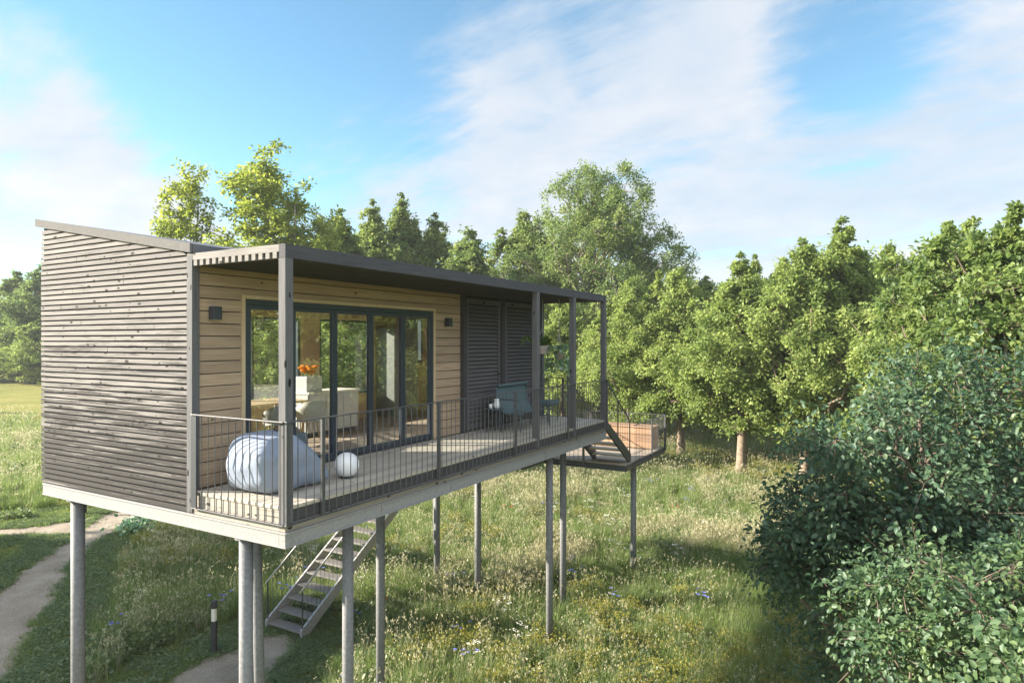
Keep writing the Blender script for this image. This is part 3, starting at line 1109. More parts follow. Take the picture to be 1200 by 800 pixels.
def bean_bag():
    from mathutils import noise
    root = empty('bean_bag', (.72, .92, D))
    tag(root, 'large pale blue bean bag lounger slumped on the deck behind the railing corner', 'bean bag')
    V, F = [], []
    n = 20
    half = Vector((.52, .42, .34))
    r = .20

    def shape(c):
        p = Vector((c.x * half.x, c.y * half.y, c.z * half.z))
        q = Vector([max(-half[i] + r, min(half[i] - r, p[i])) for i in range(3)])
        d = p - q
        p = q + d.normalized() * r if d.length > 1e-6 else p
        zz = (p.z / half.z + 1) / 2
        x = p.x / half.x
        k = max(0.0, min(1.0, (x - .10) / .80))
        k = k * k * (3 - 2 * k)
        h = (.68 + .03 * x) * (1 - .58 * k) * (1 + .05 * c.y)
        pill = 1 + .07 * math.sin(math.pi * min(1, zz * 1.2))
        X, Y, Z = p.x * pill - .05 * zz * (1 - k), p.y * pill * (1 - .08 * zz), zz * h
        Z += .035 * (1 - c.x ** 2) * (1 - c.y ** 2) * zz * (1 if x < .2 else -.6)
        nrm = d.normalized() if d.length > 1e-6 else Vector((0, 0, 1))
        g_ = Vector((X * 3.0, Y * 3.0, Z * 3.6))
        w = .035 * noise.noise(g_ + Vector((3, 1, 7))) + .016 * noise.noise(g_ * 2.2) + .006 * abs(noise.noise(Vector((X * 4, Y * 4, Z * 11))))
        if zz < .03:
            w = 0
        return (.72 + X + nrm.x * w, .92 + Y + nrm.y * w, D + .004 + max(0, Z + nrm.z * w))
    for ax in range(3):
        for sg in (-1, 1):
            base = len(V)
            for i in range(n + 1):
                for j in range(n + 1):
                    a_, b_ = -1 + 2 * i / n, -1 + 2 * j / n
                    c = [0, 0, 0]
                    c[ax], c[(ax + 1) % 3], c[(ax + 2) % 3] = sg, a_, b_
                    V.append(shape(Vector(c)))
            for i in range(n):
                for j in range(n):
                    f = [base + i * (n + 1) + j, base + (i + 1) * (n + 1) + j, base + (i + 1) * (n + 1) + j + 1, base + i * (n + 1) + j + 1]
                    F.append(f if sg > 0 else f[::-1])
    mb = MB()
    mb.poly(V, F)
    o = mb.build('cover', 'white_fabric', root, smooth=True)
    import bmesh
    bm = bmesh.new()
    bm.from_mesh(o.data)
    bmesh.ops.remove_doubles(bm, verts=bm.verts[:], dist=.0015)
    bm.to_mesh(o.data)
    bm.free()
    subdiv(o, 1)
    mb = MB()
    mb.tube([(.38, .92, D + .635), (.46, .92, D + .645), (.54, .92, D + .635)], .012, 8)
    mb.build('grab_strap', 'white_fabric', root, smooth=True)


bean_bag()

g = empty('ball_lamp', (1.55, .57, D))
tag(g, 'white globe floor lamp on the deck beside the bean bag', 'lamp')
prof = [(.168 * math.cos(b), .168 + .168 * math.sin(b)) for b in [R(-78 + 168 * i / 20) for i in range(21)]]
MB().lathe(prof, (1.55, .57, D + .012), 32).build('globe', 'lamp_globe', g, smooth=True)
MB().lathe([(.085, 0), (.085, .014), (.06, .02)], (1.55, .57, D + .001), 24).build('base', 'dark_steel', g)

for (x, z, lab) in ((.30, D + 2.22, 'black cube wall lamp on larch boards left of the glass doors'), (5.43, D + 2.23, 'black cube wall lamp on larch boards right of the glass doors')):
    w = empty('wall_lamp', (x, VW + .03, z))
    tag(w, lab, 'lamp', 'cube wall lamps beside the glass doors')
    MB().box(x - .06, x + .06, VW - .085, VW + .02, z - .085, z + .085).build('housing', 'lamp_body', w, bevel=.004)
    MB().box(x - .04, x + .04, VW + .0205, VW + .034, z - .05, z + .05).build('mounting_plate', 'lamp_body', w)
    MB().box(x - .045, x + .045, VW - .07, VW + .005, z - .0885, z - .0855).build('lens', 'bollard_lens', w)

# two seat sling sofa, foot stool and bistro table at the shutters
s = empty('garden_loveseat', (7.25, 1.1, D))
tag(s, 'teal sling garden loveseat with rolled back in front of the dark shutters', 'garden seat')
a, b = 6.58, 7.88
prof = [(.62, .40), (.80, .375), (1.00, .37), (1.13, .42), (1.20, .56), (1.235, .74), (1.25, .90), (1.235, .955), (1.19, .965), (1.165, .93)]
mb = MB()
pr = prof + [(y + .012, z - .012) for y, z in prof[::-1]]
n = len(prof)
pts = [(a + .03, y, D + z) for y, z in pr] + [(b - .03, y, D + z) for y, z in pr]
m_ = len(pr)
fc = [(i, (i + 1) % m_, m_ + (i + 1) % m_, m_ + i) for i in range(m_)]
fc += [(i, i + 1, m_ - 2 - i, m_ - 1 - i) for i in range(n - 1)] + [(m_ + i, m_ + m_ - 1 - i, m_ + m_ - 2 - i, m_ + i + 1) for i in range(n - 1)]
mb.poly(pts, fc)
mb.build('sling', 'teal_fabric', s, smooth=False)
for x in (a, b):
    mb = MB()
    mb.tube([(x, .60, D + .38)] + [(x, y, D + z - .004) for y, z in prof[1:]], .016, 8)
    mb.build('side_frame', 'teal_metal', s, smooth=True)
    for (y, zt) in ((.66, .39), (1.12, .41)):
        MB().tube([(x, y, D + .001), (x, y, D + zt)], .014, 8).build('leg', 'teal_metal', s, smooth=True)
    mb = MB()
    mb.tube([(x, .66, D + .39), (x, .66, D + .62), (x, .72, D + .66), (x, 1.2, D + .66)], .013, 8)
    mb.build('armrest', 'teal_metal', s, smooth=True)
MB().tube([(a, .66, D + .25), (b, .66, D + .25)], .011, 8).build('stretcher', 'teal_metal', s, smooth=True)

s = empty('foot_stool', (8.72, 1.2, D))
tag(s, 'teal cushioned foot stool on thin legs near the open terrace end', 'stool')
mb = MB()
mb.box(8.42, 9.02, .95, 1.42, D + .38, D + .47)
mb.build('cushion', 'teal_fabric', s, smooth=False, bevel=.03)
MB().box(8.44, 9.0, .97, 1.40, D + .35, D + .379).build('frame', 'teal_metal', s)
for x in (8.46, 8.98):
    for y in (.99, 1.38):
        MB().tube([(x, y, D + .001), (x, y, D + .352)], .014, 8).build('leg', 'teal_metal', s, smooth=True)

tx, ty = 6.42, 1.18
tb = empty('bistro_table', (tx, ty, D))
tag(tb, 'small round dark bistro table with splayed legs beside the loveseat', 'table')
MB().lathe([(.20, 0), (.205, .008), (.205, .016), (.2, .02)], (tx, ty, D + .47), 28).build('tabletop', 'teal_metal', tb, smooth=False)
for k in range(3):
    t_ = 2 * math.pi * k / 3 + .4
    MB().tube([(tx + .06 * math.cos(t_), ty + .06 * math.sin(t_), D + .47), (tx + .09 * math.cos(t_), ty + .09 * math.sin(t_), D + .12), (tx + .2 * math.cos(t_), ty + .2 * math.sin(t_), D + .001)], .009, 8).build('leg', 'dark_steel', tb, smooth=True)
j = empty('jug', (tx + .03, ty - .03, D + .49))
tag(j, 'white ceramic jug on the bistro table', 'jug')
MB().lathe([(.05, 0), (.062, .03), (.06, .09), (.045, .15), (.052, .19), (.046, .19), (.04, .15)], (tx + .03, ty - .03, D + .491), 20).build('body', 'ceramic', j, smooth=True)
MB().tube([(tx + .085, ty - .03, D + .64), (tx + .12, ty - .03, D + .62), (tx + .12, ty - .03, D + .56), (tx + .09, ty - .03, D + .54)], .007, 6).build('handle', 'ceramic', j, smooth=True)
for (dx, dy, lab) in ((-.11, .02, 'white cup on the bistro table, left of the jug'), (.12, .07, 'white cup on the bistro table, right of the jug')):
    c = empty('cup', (tx + dx, ty + dy, D + .49))
    tag(c, lab, 'cup', 'white cups on the bistro table')
    MB().lathe([(.028, 0), (.036, .03), (.04, .09), (.036, .09), (.03, .03)], (tx + dx, ty + dy, D + .491), 18).build('body', 'ceramic', c, smooth=True)
    MB().tube([(tx + dx + .036, ty + dy, D + .565), (tx + dx + .062, ty + dy, D + .55), (tx + dx + .034, ty + dy, D + .52)], .005, 6).build('handle', 'ceramic', c, smooth=True)


def leaf_cloud(P, A, Nn, size, width=.30, fold=.10):
    """six point leaves, two quads each: P base, A length direction, Nn normal (unit arrays), size per leaf"""
    A = A / np.linalg.norm(A, axis=1, keepdims=True)
    Nn = Nn - A * (A * Nn).sum(1, keepdims=True)
    Nn /= np.linalg.norm(Nn, axis=1, keepdims=True) + 1e-9
    B = np.cross(Nn, A)
    s = size[:, None]
    k = len(P)
    v = np.empty((k, 6, 3), np.float32)
    v[:, 0] = P
    v[:, 1] = P + A * s * .34 + B * s * width + Nn * s * fold
    v[:, 2] = P + A * s * .74 + B * s * width * .78 + Nn * s * fold * .7
    v[:, 3] = P + A * s - Nn * s * fold * .8
    v[:, 4] = P + A * s * .74 - B * s * width * .78 + Nn * s * fold * .7
    v[:, 5] = P + A * s * .34 - B * s * width + Nn * s * fold
    i0 = (np.arange(k) * 6)[:, None]
    q = np.concatenate([i0 + np.array([0, 1, 2, 3]), i0 + np.array([0, 3, 4, 5])], 1).reshape(-1, 4)
    return v.reshape(-1, 3), q


# hanging planters
def hanging(x, y, zpot, w, h, pot, leafm, label, kind, seed):
    root = empty('hanging_planter', (x, y, zpot))
    tag(root, label, 'planter', 'planters hanging from the pergola')
    mb = MB()
    mb.lathe([(w * .38, 0), (w * .5, h), (w * .52, h), (w * .52, h + .015), (w * .45, h + .015), (w * .42, h - .03)], (x, y, zpot), 20)
    mb.build('pot', pot, root, smooth=False)
    mb = MB()
    for k in range(3):
        t_ = 2 * math.pi * k / 3 + .3
        mb.tube([(x + w * .5 * math.cos(t_), y + w * .5 * math.sin(t_), zpot + h), (x, y, zpot + h + .42)], .006, 5)
    mb.tube([(x, y, zpot + h + .415), (x, y, PT0 + .002)], .006, 5)
    mb.build('hanger', 'rope', root)
    rng = np.random.default_rng(seed)
    if kind == 'fern':
        k = 130
        th = rng.uniform(0, 2 * np.pi, k)
        el = rng.uniform(.5, 1.45, k)
        A = np.stack([np.cos(th) * np.cos(el), np.sin(th) * np.cos(el), np.sin(el)], 1)
        P = np.array([x, y, zpot + h - .02]) + np.stack([np.cos(th), np.sin(th), 0 * th], 1) * rng.uniform(0, w * .35, k)[:, None]
        s_ = rng.uniform(.16, .36, k)
        vv, q = leaf_cloud(P, A, np.stack([np.cos(th), np.sin(th), .5 + 0 * th], 1), s_, .06, .02)
        # two long trailing sprigs
        k2 = 60
        t2 = rng.uniform(0, 1, k2)
        P2 = np.stack([x - .1 - t2 * .25, y + .2 + t2 * .15, zpot + h + .1 + .12 * np.sin(t2 * 3) - t2 * .05], 1)
        A2 = rng.normal(size=(k2, 3)) + np.array([-.5, 0, -.4])
        v2, q2 = leaf_cloud(P2, A2, rng.normal(size=(k2, 3)), rng.uniform(.06, .12, k2), .16, .03)
        q = np.concatenate([q, q2 + len(vv)])
        vv = np.concatenate([vv, v2])
    else:
        k = 420
        th = rng.uniform(0, 2 * np.pi, k)
        t_ = rng.uniform(0, 1, k) ** .8
        rr = w * .45 + .20 * np.sin(np.minimum(1, t_ * 1.6) * np.pi / 2) * rng.uniform(.4, 1.2, k)
        zz = zpot + h + .16 * np.sin(np.pi * np.minimum(1, t_ * 2)) - np.maximum(0, t_ - .35) * .75 * rng.uniform(.5, 1.2, k)
        P = np.stack([x + rr * np.cos(th), y + rr * np.sin(th), zz], 1)
        A = np.stack([np.cos(th), np.sin(th), -.6 + 0 * th], 1) + rng.normal(size=(k, 3)) * .5
        vv, q = leaf_cloud(P, A, np.stack([np.cos(th), np.sin(th), .7 + 0 * th], 1) + rng.normal(size=(k, 3)) * .3, rng.uniform(.05, .095, k), .38, .05)
    me = np_mesh('foliage', vv - np.array([x, y, zpot]), q, leafm, np.repeat(rng.uniform(0, 1, len(q) // 2), 2))
    o = bpy.data.objects.new('foliage', me)
    COL.objects.link(o)
    o.parent = root


hanging(8.12, .95, D + 1.58, .34, .17, 'pot_grey', 'pot_fern', 'grey hanging pot with grassy fern on three cords under the pergola', 'fern', 5)
hanging(8.25, .60, D + 1.46, .22, .15, 'pot_clay', 'pot_ivy', 'brown hanging pot overgrown with trailing pale ivy under the pergola', 'ivy', 6)

# ------------------------------------------------------------------ furniture seen through the glass
t = empty('dining_table', (3.0, 4.1, D))
tag(t, 'pale dining table inside the cabin behind the glass doors', 'table')
MB().box(2.3, 3.75, 3.65, 4.55, D + .72, D + .76).build('tabletop', 'larch_trim', t, bevel=.004)
for x in (2.38, 3.67):
    for y in (3.73, 4.47):
        MB().tube([(x, y, D + .005), (x, y, D + .72)], .03, 10).build('leg', 'larch_trim', t, smooth=True)


def tub_chair(x, y, rz, label):
    root = empty('tub_chair', (x, y, D))
    tag(root, label, 'chair', 'tub chairs round the dining table')
    c, s_ = math.cos(rz), math.sin(rz)
    def T(px, py, z):
        return (x + px * c - py * s_, y + px * s_ + py * c, D + z)
    V, F = [], []
    na = 18
    prof = [(.20, .42), (.25, .50), (.275, .64), (.29, .80)]
    for (r, z) in prof + [(r - .025, z) for r, z in prof[::-1]]:
        for i in range(na + 1):
            a_ = R(-10 + 200 * i / na)
            k = (math.sin(R(180 * i / na)) ** .6) if 0 < i < na else 0
            zz = z if z < .6 else .58 + (z - .58) * k
            V.append(T(r * math.cos(a_), r * math.sin(a_), zz))
    m = len(prof) * 2
    for r_ in range(m):
        for i in range(na):
            F.append((r_ * (na + 1) + i, r_ * (na + 1) + i + 1, ((r_ + 1) % m) * (na + 1) + i + 1, ((r_ + 1) % m) * (na + 1) + i))
    mb = MB()
    mb.poly(V, F)
    mb.build('backrest', 'chair_shell', root, smooth=True)
    mb = MB()
    mb.lathe([(.18, .40), (.235, .42), (.235, .455), (.2, .47)], (x, y, D), 20)
    mb.build('seat', 'chair_shell', root, smooth=True)
    for i in range(4):
        a_ = R(45 + 90 * i) + rz
        MB().tube([(x + .12 * math.cos(a_), y + .12 * math.sin(a_), D + .41), (x + .21 * math.cos(a_), y + .21 * math.sin(a_), D + .005)], .014, 8).build('leg', 'larch_trim', root, smooth=True)


tub_chair(2.75, 3.35, R(180), 'pale tub chair on the near side of the dining table')
tub_chair(3.45, 3.3, R(160), 'pale tub chair at the right hand corner of the dining table')
tub_chair(1.95, 4.15, R(90), 'pale tub chair at the left end of the dining table')
sb = empty('sideboard', (4.5, 4.15, D))
tag(sb, 'white kitchen sideboard standing inside behind the second glass leaf', 'cabinet')
MB().box(3.92, 5.3, 3.86, 4.44, D + .09, D + .83).build('carcass', 'white_paint', sb, bevel=.006)
MB().box(3.9, 5.32, 3.82, 4.46, D + .832, D + .868).build('worktop', 'white_lining', sb, bevel=.004)
MB().box(3.98, 5.24, 3.9, 4.4, D + .006, D + .089).build('plinth', 'dark_steel', sb)
for k in range(3):
    MB().box(3.94 + k * .452, 4.38 + k * .452, 3.838, 3.858, D + .12, D + .80).build('door', 'white_paint', sb, bevel=.004)
FX, FY, FZ = 4.19, 4.12, D + .868
fp = empty('flower_box', (FX, FY, FZ))
tag(fp, 'white square planter of orange flowers on the white sideboard indoors', 'flowers')
MB().box(FX - .2, FX + .2, FY - .15, FY + .15, FZ + .001, FZ + .30).build('planter', 'white_paint', fp, bevel=.006)
mb = MB()
rf = random.Random(2)
for k in range(26):
    cx, cy, cz = FX + rf.uniform(-.17, .17), FY + rf.uniform(-.12, .12), FZ + .36 + rf.uniform(0, .14)
    mb.lathe([(.012, -.03), (.05, 0), (.058, .015), (.03, .03), (.012, .02)], (cx, cy, cz), 8)
mb.build('blossoms', 'flower_orange', fp)
mb = MB()
for k in range(16):
    cx, cy = FX + rf.uniform(-.15, .15), FY + rf.uniform(-.1, .1)
    mb.tube([(cx, cy, FZ + .27), (cx + rf.uniform(-.03, .03), cy, FZ + .40)], .006, 5)
mb.build('stems', 'pot_fern', fp)
so = empty('sofa', (1.5, 2.6, D))
tag(so, 'blue grey sofa inside the cabin next to the glass doors', 'sofa')
MB().box(.55, 2.35, 2.15, 3.0, D + .12, D + .42).build('seat', 'sofa_fabric', so, bevel=.04)
MB().box(.25, .54, 2.15, 3.0, D + .12, D + .78).build('backrest', 'sofa_fabric', so, bevel=.05)
for x in (.35, 2.25):
    for y in (2.22, 2.93):
        MB().tube([(x, y, D + .005), (x, y, D + .125)], .025, 8).build('leg', 'larch_trim', so, smooth=True)
MB().box(7.35, 8.25, 4.6, 5.17, D + .006, D + 2.2).build('tall_cupboard', 'kitchen', None, bevel=.005)
tc_ = bpy.data.objects['tall_cupboard']
tag(tc_, 'tall grey cupboard inside on the back wall between two windows', 'cupboard')


# path lights
def bollard(x, y, h, label):
    b = empty('bollard_light', (x, y, 0))
    tag(b, label, 'path light', 'bollard lights along the path')
    MB().lathe([(.062, -.05), (.062, h * .62)], (x, y, 0), 20).build('column', 'bollard_body', b, smooth=False)
    MB().lathe([(.054, h * .621), (.054, h * .86)], (x, y, 0), 20).build('lens', 'bollard_lens', b, smooth=False)
    MB().lathe([(.064, h * .861), (.064, h * .99), (.058, h)], (x, y, 0), 20).build('cap', 'bollard_body', b, smooth=False)


bollard(3.71, 6.38, 1.10, 'black bollard light with pale lens in tall grass left of the staircase foot')
bollard(8.35, 20.35, 1.05, 'distant black bollard light beside the gravel path bend under the gable')


# ------------------------------------------------------------------ trees
def grow(name, seed, trunk_h, height, trunk_r, lobes, n_nodes, twigs, leaves, leaf, spray, leafm, barkm='bark', lean=(0, 0), fork=0, width=.30, shell=.5, up=.6, flutter=.75):
    """tapered trunk, limbs to clusters inside the lobes, twigs and leaves at the clusters; returns (trunk mesh, crown mesh)"""
    rng = np.random.default_rng(seed)
    lob = np.array([l[:6] for l in lobes], float)
    w = np.array([(l[6] if len(l) > 6 else l[3] * l[4] * l[5]) for l in lobes], float)
    w = np.maximum(w, 0) ** .8
    li = rng.choice(len(lob), n_nodes, p=w / w.sum())
    d = rng.normal(size=(n_nodes, 3))
    d /= np.linalg.norm(d, axis=1, keepdims=True)
    rad = shell + (1 - shell) * rng.uniform(0, 1, n_nodes) ** .6
    nodes = lob[li, :3] + d * rad[:, None] * lob[li, 3:6] * .92
    nodes = np.maximum(nodes, np.array([-1e9, -1e9, trunk_h * .75]))
    # trunk axis
    tb = MB()
    K = 9
    ax = []
    rr = random.Random(seed)
    wob = [rr.uniform(-1, 1) * trunk_r * .7 for _ in range(2 * K + 2)]
    top = height * .9
    for k in range(K + 1):
        f = k / K
        ax.append(Vector((lean[0] * f * f + wob[2 * k] * f, lean[1] * f * f + wob[2 * k + 1] * f, -.15 + (top + .15) * f)))
    rads = [trunk_r * (1.28 if k == 0 else 1.0) * (1 - .9 * (k / K)) ** .9 + .006 for k in range(K + 1)]
    tb.tube(ax, rads, 10)

    def axis_at(z):
        f = min(1, max(0, (z + .15) / (top + .15))) * K
        k = min(K - 1, int(f))
        return ax[k].lerp(ax[k + 1], f - k), rads[k] + (rads[k + 1] - rads[k]) * (f - k)
    order = rng.permutation(n_nodes)
    n_limb = max(6, int(n_nodes * .16))
    limbs = []
    for q, i in enumerate(order):
        nd = Vector(nodes[i])
        if q < n_limb:
            hd = math.hypot(nd.x, nd.y)
            z0 = max(trunk_h * (.85 + .25 * rr.random()), nd.z - hd * (.75 + .35 * rr.random()) - .2)
            z0 = min(z0, top * .97)
            st, r0 = axis_at(z0)
            r1 = min(r0 * .62, .008 + .020 * (nd - st).length)
            pts = []
            for k in range(6):
                f = k / 5
                p_ = st.lerp(nd, f)
                p_.z += .12 * (nd - st).length * math.sin(f * math.pi) * (.4 if nd.z < st.z else -.5)
                if 0 < k < 5:
                    p_ += Vector((rr.gauss(0, .03), rr.gauss(0, .03), rr.gauss(0, .03))) * (nd - st).length
                pts.append(p_)
            tb.tube(pts, [r1 * (1 - .8 * k / 5) + .003 for k in range(6)], 6)
            limbs += pts[2:]
        else:
            best = min(limbs, key=lambda p_: (p_ - nd).length_squared + max(0, p_.z - nd.z) ** 2 * .7)
            L_ = (best - nd).length
            mid = best.lerp(nd, .5) + Vector((rr.gauss(0, .07), rr.gauss(0, .07), rr.gauss(0, .05) - .04)) * L_
            r1 = .006 + .007 * L_
            tb.tube([best, mid, nd], [r1, r1 * .7, r1 * .35], 5)
    # twigs
    nt = n_nodes * twigs
    ni = np.repeat(np.arange(n_nodes), twigs)
    out = nodes - lob[li, :3]
    out /= np.linalg.norm(out, axis=1, keepdims=True) + 1e-9
    td = out[ni] * .75 + rng.normal(size=(nt, 3)) * .62 + np.array([0, 0, up * .35])
    td /= np.linalg.norm(td, axis=1, keepdims=True)
    lsz = np.clip(lob[li, 3:6].min(1) / .75, .34, 1.0)
    tl = spray * rng.uniform(.45, 1.2, nt) * lsz[ni]
    P0 = nodes[ni]
    sel = np.arange(0, nt, max(1, int(twigs / 3)))
    tv, tq = [], []
    u1 = np.cross(td[sel], np.array([.3, .5, .8]))
    u1 /= np.linalg.norm(u1, axis=1, keepdims=True)
    u2 = np.cross(td[sel], u1)
    a0 = P0[sel]
    a1 = a0 + td[sel] * tl[sel][:, None] * .9
    tr = .0035 + spray * .006
    ring = []
    for (a_, r_) in ((a0, tr), (a1, tr * .4)):
        for k in range(3):
            th = 2 * math.pi * k / 3
            ring.append(a_ + (u1 * math.cos(th) + u2 * math.sin(th)) * r_)
    tv = np.stack(ring, 1).reshape(-1, 3)
    i0 = (np.arange(len(sel)) * 6)[:, None]
    tq = np.concatenate([i0 + np.array([k, (k + 1) % 3, 3 + (k + 1) % 3, 3 + k]) for k in range(3)], 0)
    n0 = len(tb.v)
    # trunk mesh joins limbs and twigs
    me_t = bpy.data.meshes.new(name + '_trunk')
    quads = [f for f in tb.f if len(f) == 4]
    ngons = [f for f in tb.f if len(f) != 4]
    me_t.from_pydata([tuple(v) for v in tb.v] + [tuple(v) for v in tv], [], quads + ngons + [[int(x) + n0 for x in f] for f in tq])
    me_t.polygons.foreach_set('use_smooth', [True] * len(me_t.polygons))
    me_t.materials.append(MATS[barkm])
    # leaves
    nl = nt * leaves
    ti = np.repeat(np.arange(nt), leaves)
    f = rng.uniform(.12, 1.06, nl)
    perp = rng.normal(size=(nl, 3))
    perp -= td[ti] * (perp * td[ti]).sum(1, keepdims=True)
    P = P0[ti] + td[ti] * (tl[ti] * f)[:, None] + perp * (tl[ti] * .17)[:, None]
    A = td[ti] * .55 + perp * .75 + rng.normal(size=(nl, 3)) * .25 + np.array([0, 0, -.22])
    Nn = np.array([0, 0, 1.0]) + rng.normal(size=(nl, 3)) * flutter + out[ni][ti] * .45
    sz = leaf * rng.uniform(.4, 1.3, nl)
    vv, q = leaf_cloud(P, A, Nn, sz, width, .10)
    cl = rng.uniform(0, 1, n_nodes)
    tint = np.clip(.24 + .42 * cl[ni][ti] + rng.normal(size=nl) * .14, 0, 1)
    me_c = np_mesh(name + '_crown', vv, q, leafm, np.repeat(tint, 2))
    return me_t, me_c


def tree(name, meshes, loc, scale, rz, label, group=None, cat='tree', sxy=1.0):
    root = empty(name, loc)
    root.rotation_euler.z = rz
    root.scale = (scale * sxy, scale * sxy, scale)
    tag(root, label, cat, group)
    for nm, me in zip(('trunk', 'crown'), meshes):
        o = bpy.data.objects.new(nm, me)
        COL.objects.link(o)
        o.parent = root
    return root


def cone_lobes(h, base, r, seed, n=11, tip=.5):
    rr = random.Random(seed)
    out = []
    for k in range(n):
        f = k / (n - 1)
        z = base + (h - base) * f * .90
        rad = r * (math.sin(math.pi * (.20 + .58 * f)) ** .8) * (1 - .80 * f ** 1.5) + .25
        th = rr.uniform(0, 6.28)
        q = rad * .35 * (1 - f * .8)
        out.append((q * math.cos(th), q * math.sin(th), z, rad * rr.uniform(.75, 1.0), rad * rr.uniform(.75, 1.0), (h - base) / n * rr.uniform(1.0, 1.5)))
    for k in range(7):
        th = k * 2.4 + rr.uniform(-.4, .4)
        f = rr.uniform(.12, .62)
        out.append((r * .68 * math.cos(th), r * .68 * math.sin(th), base + (h - base) * f, r * .40, r * .40, (h - base) * .13))
    for k in range(5):                                   # side leaders that end in points of their own
        th = k * 1.3 + rr.uniform(-.5, .5)
        z = base + (h - base) * rr.uniform(.55, .80)
        q = r * rr.uniform(.30, .55)
        for m in range(3):
            out.append((q * math.cos(th) * (1 - .1 * m), q * math.sin(th) * (1 - .1 * m), z + .5 * m, .42 - .12 * m, .42 - .12 * m, .45, .35 - .1 * m))
    for m in range(5):
        g_ = 1 - m / 5.5
        out.append((rr.uniform(-.08, .08), rr.uniform(-.08, .08), h - 2.6 + m * .58, tip * 1.6 * g_, tip * 1.6 * g_, .5, 1.9 * g_))
    return out


def row_kind(seed, h=10.3, r=3.0, base=3.0):
    return grow('row%d' % seed, seed, 2.5, h, .21, cone_lobes(h, base, r, seed), 520, 9, 15, .135, .55, 'leaf_row', 'bark_row', (random.Random(seed).uniform(-.3, .3), .2), shell=.62)


ROW = [row_kind(11), row_kind(12, 10.3, 2.7), row_kind(13, 10.3, 3.2, 2.8)]
# (u, v, height, kind, turn, label)
for (u, v, h, k, rz, sx, lab) in [
    (30.7, 4.06, 10.4, 0, .3, 1.1, 'yellow green meadow tree with a leaning pale trunk right of the landing'),
    (27.14, .21, 10.3, 1, 1.2, 1.2, 'yellow green tree with a forked trunk standing clear in the sunny meadow'),
    (31.27, 7.08, 10.0, 2, 2.2, 1.1, 'rounded yellow green tree rising directly behind the last terrace post'),
    (26.3, -2.6, 10.9, 0, 4.0, 1.05, 'pointed yellow green tree left of the taller peak in the right hand row'),
    (28.35, -3.9, 11.7, 1, 5.2, 1.15, 'tallest pointed tree in the sunny row, above the dark bush'),
    (31.71, -5.74, 11.0, 2, .9, .8, 'narrow darker tree peak right of the tallest tree in the sunny row'),
    (23.4, -7.6, 10.7, 0, 2.6, 1.05, 'slender topped green tree between the sunny row and the large leaved tree'),
    (39.0, 1.6, 11.6, 1, 3.6, .9, 'thin tree top peeping over the sunny row right of the big round tree'),
    (41.5, 9.4, 10.6, 2, 4.4, 1.2, 'background tree behind the row, left of the leaning pale trunk'),
    (42.6, 5.4, 11.0, 0, 5.5, 1.2, 'background tree in shade between the pale trunk and the forked trunk'),
    (44.0, 1.0, 11.2, 2, 1.9, 1.2, 'background tree in shade behind the forked trunk'),
    (44.4, -3.7, 12.0, 1, .1, 1.2, 'background tree behind the tallest peak of the sunny row'),
    (33.5, 12.5, 9.6, 0, .7, 1.1, 'background tree seen between the pergola posts'),
    (37.5, 16.5, 10.2, 2, 3.0, 1.2, 'background tree seen under the terrace roof behind the hanging pots'),
]:
    tree('broadleaf_tree', ROW[k], (u, v, 0), h / 10.3, rz, lab, 'trees in the sunny row beyond the meadow', sxy=sx)

BIGL = []
rb = random.Random(31)
for k in range(16):
    th = k * 2.4
    f = (k + .5) / 16
    z = 6.5 + 11 * f
    r_ = 5.2 * math.sin(math.pi * (.25 + .65 * f))
    BIGL.append((r_ * math.cos(th), r_ * math.sin(th), z, 2.9 * (1 - .35 * f), 2.9 * (1 - .35 * f), 2.3))
BIGL += [(0, 0, 12, 4.5, 4.5, 4.5), (-.5, 0, 18, 1.5, 1.5, 1.6), (-2.5, 1, 17, 1.3, 1.3, 1.8)]
big = grow('big', 31, 4.0, 19.5, .42, BIGL, 1000, 9, 12, .185, .85, 'leaf_big', 'bark_pale', (.6, .4), shell=.55)
tree('broadleaf_tree', big, (41.47, 13.42, 0), 1.0, .4, 'big round crowned tree towering above the right half of the pergola', 'tall trees behind the cabin')

MID = grow('mid', 41, 3.0, 14.0, .26, cone_lobes(14, 3.2, 3.2, 41), 420, 9, 13, .19, .75, 'leaf_big', 'bark', (.2, 0), shell=.58)
DRK = grow('dark', 42, 2.6, 14.0, .24, cone_lobes(14, 2.4, 2.7, 42, 10, .4), 440, 9, 13, .19, .7, 'leaf_dark', 'bark', (0, .2), shell=.6)
for (u, v, h, me, rz, sx, nm, lab) in [
    (40.5, 19.2, 16.3, MID, .5, 1.25, 'broadleaf_tree', 'lighter green tree joined to the left flank of the big round tree'),
    (41.6, 25.2, 15.6, MID, 2.2, 1.35, 'broadleaf_tree', 'pale lower tree between the big round tree and the dark pointed group'),
    (43.4, 30.1, 17.8, DRK, .2, 1.05, 'pointed_tree', 'dark pointed tree, right one of the three behind the pergola'),
    (41.9, 32.8, 19.6, DRK, 1.9, .95, 'pointed_tree', 'dark pointed tree, tallest and middle one of the three behind the pergola'),
    (39.1, 33.6, 18.6, DRK, 3.7, .95, 'pointed_tree', 'dark pointed tree, left one of the three behind the pergola'),
    (34.75, 33.2, 17.0, DRK, 5.0, 1.25, 'broadleaf_tree', 'dark bushy tree right of the tall airy tree behind the roof'),
    (47.0, 22.0, 14.0, MID, 4.2, 1.2, 'broadleaf_tree', 'background tree filling the gap above the pergola middle'),
    (50.0, 28.0, 14.0, DRK, 4.9, 1.2, 'broadleaf_tree', 'dark background tree behind the pale lower tree'),
]:
    tree(nm, me, (u, v, 0), h / 14.0, rz, lab, 'tall trees behind the cabin', sxy=sx)

